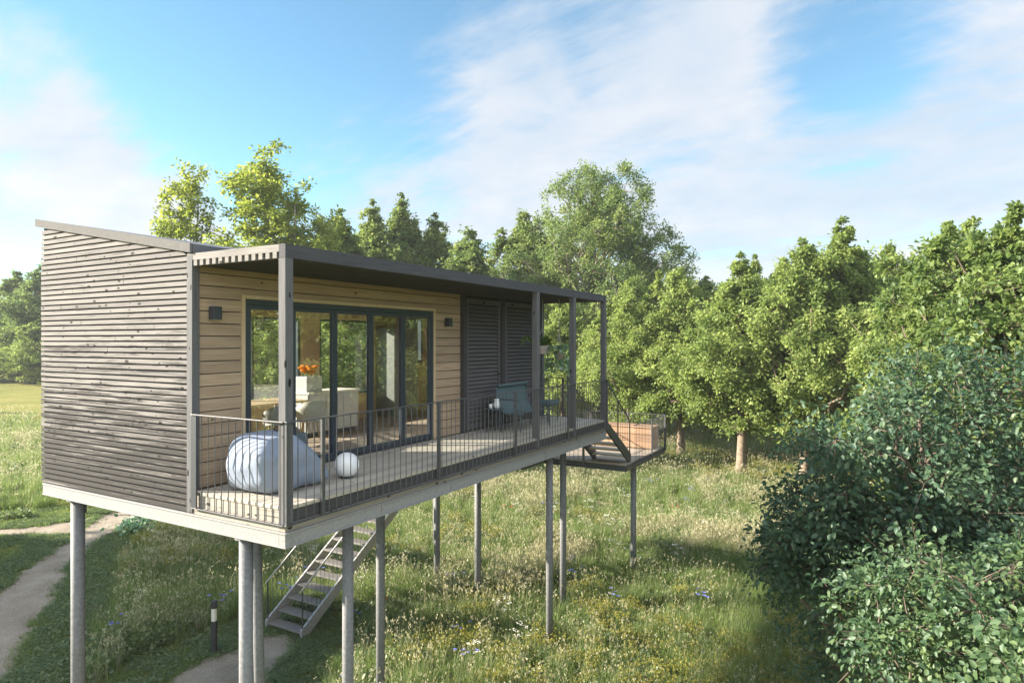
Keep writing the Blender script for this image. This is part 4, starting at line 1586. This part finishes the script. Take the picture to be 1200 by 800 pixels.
SPL = [(0, 0, 20.0, .9, .9, 1.3), (.7, .3, 18.2, 1.5, 1.5, 1.2), (-.9, .5, 17.2, 1.5, 1.4, 1.0), (1.7, -.4, 16.2, 1.5, 1.5, .9), (-1.7, -.3, 15.0, 1.4, 1.4, .9), (.4, 1.0, 15.2, 1.5, 1.5, .8),
       (2.3, .5, 13.8, 1.6, 1.6, .8), (-2.2, .6, 12.9, 1.5, 1.5, .8), (.2, -1.4, 13.2, 1.7, 1.7, .9), (1.5, 1.2, 11.6, 2.0, 2.0, 1.1), (-1.4, -1.2, 11.0, 2.0, 2.0, 1.0), (0, 0, 9.0, 2.8, 2.8, 1.4), (.5, .2, 6.6, 2.8, 2.8, 1.6)]
spa = grow('airy', 51, 4.5, 21.0, .24, SPL, 300, 6, 12, .25, .85, 'leaf_sparse', 'bark_pale', (.3, .1), shell=.35)
SPL2 = [(l[0] * .9, l[1] * .9, l[2] - 1.2, l[3] * .85, l[4] * .85, l[5] * .9) for l in SPL]
spb = grow('airy', 52, 4.5, 19.5, .21, SPL2, 200, 6, 12, .25, .85, 'leaf_sparse', 'bark_pale', (-.4, .1), shell=.35)
tree('airy_tree', spa, (27.54, 33.68, 0), 1.0, .5, 'tallest airy bright green tree rising above the cabin roof', 'airy trees behind the roof', sxy=1.2)
tree('airy_tree', spb, (24.91, 38.26, 0), 1.0, 2.1, 'smaller airy bright green tree left of the tallest above the roof', 'airy trees behind the roof')
tree('airy_tree', spb, (27.8, 31.0, 0), .92, 1.1, 'airy bright tree close against the right side of the tallest airy tree', 'airy trees behind the roof', sxy=1.25)
tree('airy_tree', spb, (31.1, 31.5, 0), .86, 4.1, 'low airy tree tucked right of the tallest airy tree behind the roof', 'airy trees behind the roof')

# bushy trees behind the cabin, seen through the windows and under the floor
for (u, v, h, k, rz, lab) in [(16.45, 20.86, 8.0, 2, .4, 'bushy tree behind the cabin seen through the leftmost glass door'),
                              (20.4, 18.0, 8.6, 0, 1.9, 'bushy tree behind the cabin seen through the middle glass doors'),
                              (20.5, 27.5, 8.6, 2, 4.6, 'bushy tree behind the gable and left of the airy trees')]:
    tree('broadleaf_tree', ROW[k], (u, v, 0), h / 10.3, rz, lab, 'bushy trees behind the cabin', sxy=1.35)

# far wood edge at the left
for (u, v, h, me, k, rz, lab) in [(46, 130, 16, MID, 14, .3, 'far pale tree at the left end of the field edge'), (49.2, 121, 17.8, MID, 14, 2.0, 'far tree in the middle of the field edge left of the gable'),
                                  (48.4, 111, 18.2, MID, 14, 3.9, 'far tree next to the slatted gable at the field edge'), (52, 101, 17, MID, 14, 5.0, 'far tree hidden mostly behind the gable at the field edge'),
                                  (38, 141, 16, DRK, 14, 1.0, 'far dark tree at the very left of the field edge'), (60, 126, 19, DRK, 14, 1.3, 'far dark tree behind the field edge trees')]:
    tree('broadleaf_tree', me, (u, v, 0), h / k, rz, lab, 'far trees along the field edge', sxy=1.5)
for (u, v, h, k, rz, lab) in [(45, 121, 8, 2, .4, 'low bushy tree at the foot of the far trees, leftmost'), (46.5, 113, 8.5, 0, 2.4, 'low bushy tree at the foot of the far trees, middle one'),
                              (45.5, 104, 9, 2, 4.0, 'low bushy tree at the foot of the far trees, next to the gable'), (40, 131, 8.5, 1, 1.4, 'low bushy tree at the far left end of the field edge')]:
    tree('bushy_tree', ROW[k], (u, v, -1.8), h / 8.0, rz, lab, 'low bushes along the field edge', sxy=1.7)

# near trees on the right
near_l = cone_lobes(9.6, 2.0, 3.0, 61) + [(1.4, .6, 8.0, 1.3, 1.3, 1.0), (-1.2, 1.0, 7.0, 1.4, 1.4, 1.2)]
near = grow('near', 61, 1.6, 9.6, .17, near_l, 560, 8, 13, .135, .5, 'leaf_near', 'twig_bark', (.2, .1), shell=.55, width=.32)
for (u, v, h, rz, sx, lab) in [(13.9, -8.2, 9.5, .6, 1.05, 'large leaved green tree at the right edge above the dark bush'),
                               (17.2, -7.3, 9.6, 2.9, 1.0, 'large leaved green tree left of the right edge, behind the dark bush'),
                               (18.5, -11.0, 10.5, 4.4, 1.1, 'large leaved tree partly cut by the right picture edge')]:
    tree('broadleaf_tree', near, (u, v, 0), h / 9.6, rz, lab, 'large leaved trees at the right', sxy=sx)

bush_l = [(.2, -.2, 5.75, .85, .9, .55), (-.3, .65, 5.2, .95, .85, .7), (.5, -1.0, 5.5, 1.0, 1.0, .75), (.1, .2, 4.6, 1.5, 1.4, .8), (-.2, 1.1, 3.95, .7, .75, .5, 1.6), (-.3, 1.35, 3.5, .55, .6, .45, 1.1), (-.7, .2, 3.7, 1.2, 1.3, .8),
          (.3, -1.4, 4.3, 1.3, 1.3, .9), (-1.3, -.6, 3.6, 1.0, 1.0, .7), (.2, .9, 3.2, 1.1, 1.1, .6), (-.5, -.9, 2.8, 1.4, 1.4, .8), (.8, -2.2, 4.9, 1.2, 1.2, .9), (.5, .5, 2.4, 1.2, 1.2, .7)]
bush = grow('bush', 71, .7, 6.2, .10, bush_l, 440, 9, 13, .080, .62, 'leaf_bush', 'twig_bark', (.1, 0), shell=.25, width=.29, flutter=.6)
tree('leafy_bush', bush, (5.0, -6.2, 0), 1.0, 0, 'dark blue green leafy bush filling the lower right corner', cat='bush')
lb = [(0, 0, 3.5, .8, .8, .5), (.4, .5, 3.0, .8, .8, .6), (-.4, -.4, 2.9, .9, .9, .6), (.2, -.5, 2.2, 1.0, 1.0, .7)]
bush2 = grow('bush2', 72, .5, 3.9, .06, lb, 190, 9, 13, .062, .5, 'leaf_low', 'twig_bark', (.1, 0), shell=.3, width=.32, flutter=.55)
tree('leafy_bush', bush2, (2.6, -6.6, 0), 1.12, 0, 'lighter small bush with big leaves at the bottom right corner', cat='bush')

# trees just outside the frame: they shade the foreground and stand mirrored in the doors
for (u, v, h, k, rz, sx) in [(20.5, -14.5, 10.5, 0, .2, 1.2), (25, -14, 11, 1, 1.5, 1.2), (30, -18, 11.5, 2, 2.5, 1.2), (36, -20, 11, 0, 4, 1.3), (25, -21, 11, 1, 5, 1.3), (16.5, -13.0, 9.5, 2, .8, 1.1), (11.5, -15.5, 10, 1, 2.8, 1.2), (8, -20, 10.5, 0, 1.1, 1.3), (14, -24, 11, 2, 3.9, 1.3), (13.0, -17.0, 13.5, 0, 2.0, 1.2), (10.0, -14.0, 11.5, 2, 4.4, 1.1)]:
    tree('broadleaf_tree', ROW[k], (u, v, 0), h / 10.3, rz, 'yellow green tree mirrored in the glass doors from beyond the right edge', 'trees beyond the right edge', sxy=sx)
for (u, v, h, k, rz, sx) in [(-3, 20, 9.0, 1, .2, 1.1), (-1, 25, 9.4, 2, 1.5, 1.2), (-6.5, 23, 9.2, 0, 2.5, 1.1)]:
    tree('broadleaf_tree', ROW[k], (u, v, 0), h / 10.3, rz, 'bushy tree beyond the left edge shading the gravel path', 'trees beyond the left edge', sxy=sx)
for (u, v, h, k, rz, sx) in [(8, 92, 14, 1, .2, 1.2), (2, 84, 14, 2, 1.5, 1.2), (-4, 74, 13, 0, 2.5, 1.2)]:
    tree('broadleaf_tree', ROW[k], (u, v, 0), h / 10.3, rz, 'tree beyond the left edge shading the near half of the field', 'far trees beyond the left edge', sxy=sx)


# ------------------------------------------------------------------ meadow
def blades(seed, n, h0, h1, rad, wid, lean=.5, head=None, segs=3):
    """a tuft: n bent blades as strips of quads"""
    rng = np.random.default_rng(seed)
    th = rng.uniform(0, 2 * np.pi, n)
    r = rad * np.sqrt(rng.uniform(0, 1, n))
    a2 = rng.uniform(0, 2 * np.pi, n)
    b = np.stack([r * np.cos(a2), r * np.sin(a2), np.zeros(n) - .02], 1)
    h = rng.uniform(h0, h1, n)
    ln = rng.uniform(.15, 1, n) * lean
    dirh = np.stack([np.cos(th), np.sin(th), 0 * th], 1)
    side = np.stack([-np.sin(th), np.cos(th), 0 * th], 1)
    tw = rng.uniform(-.6, .6, n)[:, None]
    side = side * np.cos(tw) + dirh * np.sin(tw)
    V = np.empty((n, segs + 1, 2, 3), np.float32)
    for k in range(segs + 1):
        f = k / segs
        c = b + dirh * (h * ln * f ** 1.8)[:, None] + np.array([0, 0, 1.0]) * (h * (f - .35 * ln * f * f))[:, None]
        w = wid * (1 - f ** 1.6 * .93) * rng.uniform(.8, 1.2)
        V[:, k, 0] = c - side * w * .5
        V[:, k, 1] = c + side * w * .5
    m = (segs + 1) * 2
    i0 = (np.arange(n) * m)[:, None]
    q = np.stack([i0 + np.array([2 * k, 2 * k + 1, 2 * k + 3, 2 * k + 2]) for k in range(segs)], 1).reshape(-1, 4)
    tint = np.repeat(np.clip(rng.normal(.42, .18, n), 0, 1), segs)
    return V.reshape(-1, 3), q, tint, b + dirh * (h * ln)[:, None] + np.array([0, 0, 1.0]) * (h * (1 - .35 * ln))[:, None]


HID = bpy.data.collections.new('grass_kinds')
FLO = bpy.data.collections.new('flower_kinds')


def kind(col, name, parts):
    """parts: list of (verts, quads, tint, mat)"""
    vs, qs, ts, mi, mats = [], [], [], [], []
    n = 0
    for (v, q, t_, m) in parts:
        if m not in mats:
            mats.append(m)
        vs.append(v)
        qs.append(q + n)
        ts.append(t_)
        mi.append(np.full(len(q), mats.index(m)))
        n += len(v)
    me = np_mesh(name, np.concatenate(vs), np.concatenate(qs), mats[0], np.concatenate(ts))
    for m in mats[1:]:
        me.materials.append(MATS[m])
    me.polygons.foreach_set('material_index', np.concatenate(mi).astype(np.int32))
    o = bpy.data.objects.new(name, me)
    col.objects.link(o)
    return o


def seed_heads(tips, rng, mat, size, per=5, w=.28):
    k = len(tips)
    P = np.repeat(tips, per, 0) + rng.normal(size=(k * per, 3)) * size * .35
    A = rng.normal(size=(k * per, 3)) * .5 + np.array([0, 0, 1.0])
    v, q = leaf_cloud(P, A, rng.normal(size=(k * per, 3)), np.full(k * per, size) * rng.uniform(.6, 1.2, k * per), w, .05)
    return v, q, np.repeat(rng.uniform(.1, .9, k * per), 2), mat


g0 = np.random.default_rng(77)


def B(seed, n, h0, h1, rad, wid, lean, mat='grass_green'):
    v, q, t_, tips = blades(seed, n, h0, h1, rad, wid, lean)
    return (v, q, t_, mat), tips


# a..: names sort in the order of their index
p1, _ = B(1, 60, .18, .48, .20, .012, .75)
kind(HID, 'k0_tuft', [p1])
p1, _ = B(2, 46, .30, .62, .22, .011, .6)
p2, tp = B(3, 4, .55, .80, .16, .006, .3, 'grass_straw')
kind(HID, 'k1_tall', [p1, p2, seed_heads(tp, g0, 'grass_straw', .04, 4, .18)])
p1, _ = B(4, 26, .20, .42, .20, .010, .6)
p2, tp = B(5, 34, .35, .72, .22, .008, .5, 'grass_straw')
kind(HID, 'k2_straw', [p1, p2, seed_heads(tp[:14], g0, 'grass_straw', .06, 4, .14)])
P = g0.normal(size=(110, 3)) * np.array([.16, .16, .07]) + np.array([0, 0, .15])
v, q = leaf_cloud(P, g0.normal(size=(110, 3)) + np.array([0, 0, .2]), g0.normal(size=(110, 3)) * .5 + np.array([0, 0, 1.0]), g0.uniform(.05, .11, 110), .38, .08)
p1, _ = B(6, 18, .2, .4, .2, .010, .6)
kind(HID, 'k3_weed', [(v, q, np.repeat(g0.uniform(0, 1, 110), 2), 'grass_weed'), p1])
p1, tp = B(7, 26, .28, .55, .20, .007, .35, 'grass_weed')
kind(HID, 'k4_gold', [p1, seed_heads(tp, g0, 'grass_gold', .035, 7, .3), B(8, 20, .15, .35, .2, .01, .6)[0]])
p1, _ = B(9, 70, .05, .13, .17, .010, .8)
kind(HID, 'k5_short', [p1])
p1, _ = B(10, 90, .30, .62, .12, .012, 1.15)
kind(HID, 'k6_arch', [p1])
p1, _ = B(12, 46, .06, .14, .16, .011, .8)
P = g0.normal(size=(60, 3)) * np.array([.12, .12, .012]) + np.array([0, 0, .05])
v, q = leaf_cloud(P, g0.normal(size=(60, 3)) * np.array([1, 1, .2]), g0.normal(size=(60, 3)) * .3 + np.array([0, 0, 1.0]), g0.uniform(.03, .06, 60), .42, .05)
kind(HID, 'k7_clover', [p1, (v, q, np.repeat(g0.uniform(.2, 1, 60), 2), 'grass_weed')])
# flowers
for nm, pet, n_, s_, h_ in (('f0_blue', 'petal_blue', 5, .05, (.35, .6)), ('f1_white', 'petal_white', 7, .022, (.3, .5)), ('f2_red', 'petal_red', 2, .07, (.4, .55)), ('f3_umbel', 'petal_white', 4, .02, (.5, .75))):
    p1, tp = B(20 + n_, n_, h_[0], h_[1], .18, .006, .3, 'grass_weed')
    if nm == 'f3_umbel':
        tp = np.repeat(tp, 9, 0) + g0.normal(size=(len(tp) * 9, 3)) * np.array([.045, .045, .008])
    k = len(tp)
    per = 6
    th = np.tile(np.arange(per) * 2 * np.pi / per, k)
    A = np.stack([np.cos(th), np.sin(th), .25 + 0 * th], 1)
    v, q = leaf_cloud(np.repeat(tp, per, 0), A, np.tile([0, 0, 1.0], (k * per, 1)) + A * .01, np.full(k * per, s_), .34, .04)
    kind(FLO, nm, [p1, (v, q, np.repeat(g0.uniform(0, 1, k * per), 2), pet)])


def scatter(name, pts, idx, rot, scl, col):
    me = bpy.data.meshes.new(name)
    me.vertices.add(len(pts))
    me.vertices.foreach_set('co', np.asarray(pts, np.float32).ravel())
    for nm, ty, arr in (('kind_index', 'INT', idx.astype(np.int32)), ('turn', 'FLOAT', rot.astype(np.float32)), ('grow', 'FLOAT', scl.astype(np.float32))):
        a = me.attributes.new(nm, ty, 'POINT')
        a.data.foreach_set('value', arr)
    o = bpy.data.objects.new(name, me)
    COL.objects.link(o)
    ng = bpy.data.node_groups.new(name + '_scatter', 'GeometryNodeTree')
    ng.interface.new_socket('Geometry', in_out='INPUT', socket_type='NodeSocketGeometry')
    ng.interface.new_socket('Geometry', in_out='OUTPUT', socket_type='NodeSocketGeometry')
    L = ng.links.new
    gi = ng.nodes.new('NodeGroupInput')
    go = ng.nodes.new('NodeGroupOutput')
    ci = ng.nodes.new('GeometryNodeCollectionInfo')
    ci.inputs['Collection'].default_value = col
    ci.inputs['Separate Children'].default_value = True
    ci.inputs['Reset Children'].default_value = True
    ip = ng.nodes.new('GeometryNodeInstanceOnPoints')
    ip.inputs['Pick Instance'].default_value = True

    def attr(nm, ty):
        n = ng.nodes.new('GeometryNodeInputNamedAttribute')
        n.data_type = ty
        n.inputs['Name'].default_value = nm
        return n.outputs[0]
    cx = ng.nodes.new('ShaderNodeCombineXYZ')
    L(attr('turn', 'FLOAT'), cx.inputs[2])
    e2r = ng.nodes.new('FunctionNodeEulerToRotation')
    L(cx.outputs[0], e2r.inputs[0])
    cs = ng.nodes.new('ShaderNodeCombineXYZ')
    sv = attr('grow', 'FLOAT')
    for k in range(3):
        L(sv, cs.inputs[k])
    L(gi.outputs[0], ip.inputs['Points'])
    L(ci.outputs[0], ip.inputs['Instance'])
    L(attr('kind_index', 'INT'), ip.inputs['Instance Index'])
    L(e2r.outputs[0], ip.inputs['Rotation'])
    L(cs.outputs[0], ip.inputs['Scale'])
    L(ip.outputs[0], go.inputs[0])
    m = o.modifiers.new('scatter', 'NODES')
    m.node_group = ng
    return o


def vnoise(x, y, s, seed):
    rng = np.random.default_rng(seed)
    T = rng.uniform(0, 1, (64, 64))
    X, Y = x / s + 100, y / s + 100
    xi, yi = np.floor(X).astype(int), np.floor(Y).astype(int)
    fx, fy = X - xi, Y - yi
    fx, fy = fx * fx * (3 - 2 * fx), fy * fy * (3 - 2 * fy)
    g_ = lambda a, b: T[a % 64, b % 64]
    return (g_(xi, yi) * (1 - fx) + g_(xi + 1, yi) * fx) * (1 - fy) + (g_(xi, yi + 1) * (1 - fx) + g_(xi + 1, yi + 1) * fx) * fy


def meadow():
    rng = np.random.default_rng(5)
    cx, cy = -5.118, -5.852
    X, Y, SC = [], [], []
    for (d0, d1, dens, sc) in ((7, 17, 34, .95), (17, 26, 24, 1.0), (26, 42, 13, 1.2), (42, 70, 4.5, 1.7)):
        w = d1 * 1.85
        n = int((d1 - d0) * w * dens)
        d = rng.uniform(d0, d1, n)
        r = rng.uniform(-w / 2, w / 2, n)
        s_ = r / d
        ok = (s_ > -1.0) & (s_ < .95)
        d, r = d[ok], r[ok]
        X.append(cx + d * .8673 + r * .4977)
        Y.append(cy + d * .4977 - r * .8673)
        SC.append(np.full(len(d), sc))
    x, y, sc = map(np.concatenate, (X, Y, SC))
    pd = path_dist(x, y)
    dist = (x - cx) * .8673 + (y - cy) * .4977
    side = (x - cx) * .4977 - (y - cy) * .8673
    px = side / dist
    n1 = vnoise(x, y, 3.2, 1)
    n2 = vnoise(x, y, 1.3, 2)
    n3 = vnoise(x, y, 7.0, 3)
    u = rng.uniform(0, 1, len(x))
    idx = np.zeros(len(x), int)
    sunny = np.clip((x - 9) / 8, 0, 1) * np.clip((20 - y) / 6, 0, 1)
    # probabilities per kind by patch
    idx[:] = 0
    idx[u < .45] = 1
    pale = (n1 * .6 + n2 * .4 + .18 * sunny)
    idx[(u > .3) & (pale > .66)] = 2
    idx[(n2 > .70) & (u > .35)] = 3
    idx[(n3 * .5 + n2 * .5 > .64) & (u > .62)] = 4
    idx[(u > .86)] = 6
    short = (pd < 1.1 + .7 * (n2 - .5)) | ((px < -.60) & (dist < 32) & (pd < 2.6) & (n2 < .62))
    idx[short] = np.where(u[short] < .65, 5, 7)
    edge = (pd < .05)
    keep = ~edge | ((pd > -.10) & (u < .35))
    keep &= ~((px < -.5) & (dist > 54))
    # grow each tuft a little differently, lower near paths
    grow_ = sc * rng.uniform(.7, 1.25, len(x)) * np.where(short, 1.0, np.clip(.55 + (pd - .8) * .45, .5, 1.0))
    grow_ *= .82 + .4 * n1
    keep &= ~((x > 4.9) & (x < 6.2) & (y > 5.2) & (y < 6.5) & ~short & (u > .2))
    x, y, idx, grow_ = x[keep], y[keep], idx[keep], grow_[keep]
    z = np.zeros(len(x))
    o = scatter('meadow_grass', np.stack([x, y, z], 1), idx, rng.uniform(0, 6.28, len(x)), grow_, HID)
    tag(o, 'tall mixed meadow grass with straw coloured patches and short edges along the path', 'grass', kind='stuff')
    # extra short turf next to the paths
    n = 24000
    xx = rng.uniform(-6, 14, n)
    yy = rng.uniform(2, 24, n)
    p2 = path_dist(xx, yy)
    ok = (p2 > -.03) & (p2 < 1.1) & (rng.uniform(0, 1, n) < 1.1 - p2 * .7)
    o = scatter('short_turf', np.stack([xx[ok], yy[ok], 0 * xx[ok]], 1), np.where(rng.uniform(0, 1, ok.sum()) < .6, 5, 7), rng.uniform(0, 6.28, ok.sum()), rng.uniform(.7, 1.3, ok.sum()), HID)
    tag(o, 'short green turf and clover along the edges of the gravel path', 'grass', kind='stuff')
    # flowers
    m = (dist[keep] < 36) & ~short[keep]
    fx, fy = x[m], y[m]
    pick = rng.uniform(0, 1, len(fx)) < .003 + .022 * (vnoise(fx, fy, 2.2, 9) > .58)
    fx, fy = fx[pick], fy[pick]
    k = len(fx)
    u = rng.uniform(0, 1, k)
    fi = np.select([u < .28, u < .80, u < .81], [0, 1, 2], 3)
    o = scatter('wild_flowers', np.stack([fx, fy, 0 * fx], 1), fi, rng.uniform(0, 6.28, k), rng.uniform(.8, 1.2, k), FLO)
    tag(o, 'scattered blue, white and red wild flowers in the meadow', 'flowers', kind='stuff')


meadow()

# loose stones on the paths
STO = bpy.data.collections.new('stone_kinds')
for k in range(3):
    rg = np.random.default_rng(90 + k)
    pts = []
    for j in range(5):
        for i in range(8):
            a_, b_ = 2 * math.pi * i / 8, -math.pi / 2 + math.pi * j / 4
            r_ = 1 + rg.uniform(-.2, .2)
            pts.append((r_ * math.cos(b_) * math.cos(a_), .8 * r_ * math.cos(b_) * math.sin(a_), .55 * r_ * math.sin(b_)))
    q = [(j * 8 + i, j * 8 + (i + 1) % 8, (j + 1) * 8 + (i + 1) % 8, (j + 1) * 8 + i) for j in range(4) for i in range(8)]
    me = np_mesh('stone', pts, q, 'path_stone')
    STO.objects.link(bpy.data.objects.new('stone', me))
rg = np.random.default_rng(95)
n = 60000
xx, yy = rg.uniform(-6, 14, n), rg.uniform(1, 24, n)
p2 = path_dist(xx, yy)
ok = (p2 < .05) & (rg.uniform(0, 1, n) < np.where(p2 > -.35, .75, .28))
k = int(ok.sum())
o = scatter('path_stones', np.stack([xx[ok], yy[ok], np.full(k, .006)], 1), rg.integers(0, 3, k), rg.uniform(0, 6.28, k), .006 + .022 * rg.uniform(0, 1, k) ** 3, STO)
tag(o, 'loose small stones lying on the gravel paths', 'gravel', kind='stuff')

# broad leaved plant beside the path
rng = np.random.default_rng(12)
k = 260
P = rng.normal(size=(k, 3)) * np.array([.28, .28, .16]) + np.array([0, 0, .32])
P[:, 2] = np.maximum(P[:, 2], .05)
v, q = leaf_cloud(P, rng.normal(size=(k, 3)) + P * np.array([1.5, 1.5, .2]), rng.normal(size=(k, 3)) * .4 + np.array([0, 0, 1.0]), rng.uniform(.10, .20, k), .34, .08)
plant = empty('leafy_plant', (7.9, 16.2, 0))
tag(plant, 'grey green broad leaved plant at the edge of the path below the gable', 'plant')
me = np_mesh('foliage', v, q, 'pot_ivy', np.repeat(rng.uniform(0, .8, k), 2))
o = bpy.data.objects.new('foliage', me)
COL.objects.link(o)
o.parent = plant
mb = MB()
for k in range(0, 60):
    mb.tube([(7.9 + P[k, 0] * .15, 16.2 + P[k, 1] * .15, -.02), (7.9 + P[k, 0] * .7, 16.2 + P[k, 1] * .7, P[k, 2] * .6), (7.9 + P[k, 0], 16.2 + P[k, 1], P[k, 2])], .007, 5)
mb.build('stem', 'grass_weed', plant)

S.cycles.max_bounces = 8
S.cycles.transparent_max_bounces = 16
S.cycles.use_denoising = True
S.cycles.caustics_reflective = False
S.cycles.caustics_refractive = False

# ------------------------------------------------------------------ thin summer haze
m, t, L = new_mat('haze_air')
o_ = N(t, 'ShaderNodeOutputMaterial')
pv = N(t, 'ShaderNodeVolumePrincipled', inp={'Color': (.93, .96, 1, 1), 'Density': .0004, 'Anisotropy': 0.0})
L(pv.outputs[0], o_.inputs['Volume'])
hz = MB().box(-430, 930, -530, 930, -1.0, 30.0).build('haze', m)
tag(hz, 'thin pale summer haze hanging over the meadow and trees', 'haze', kind='stuff')
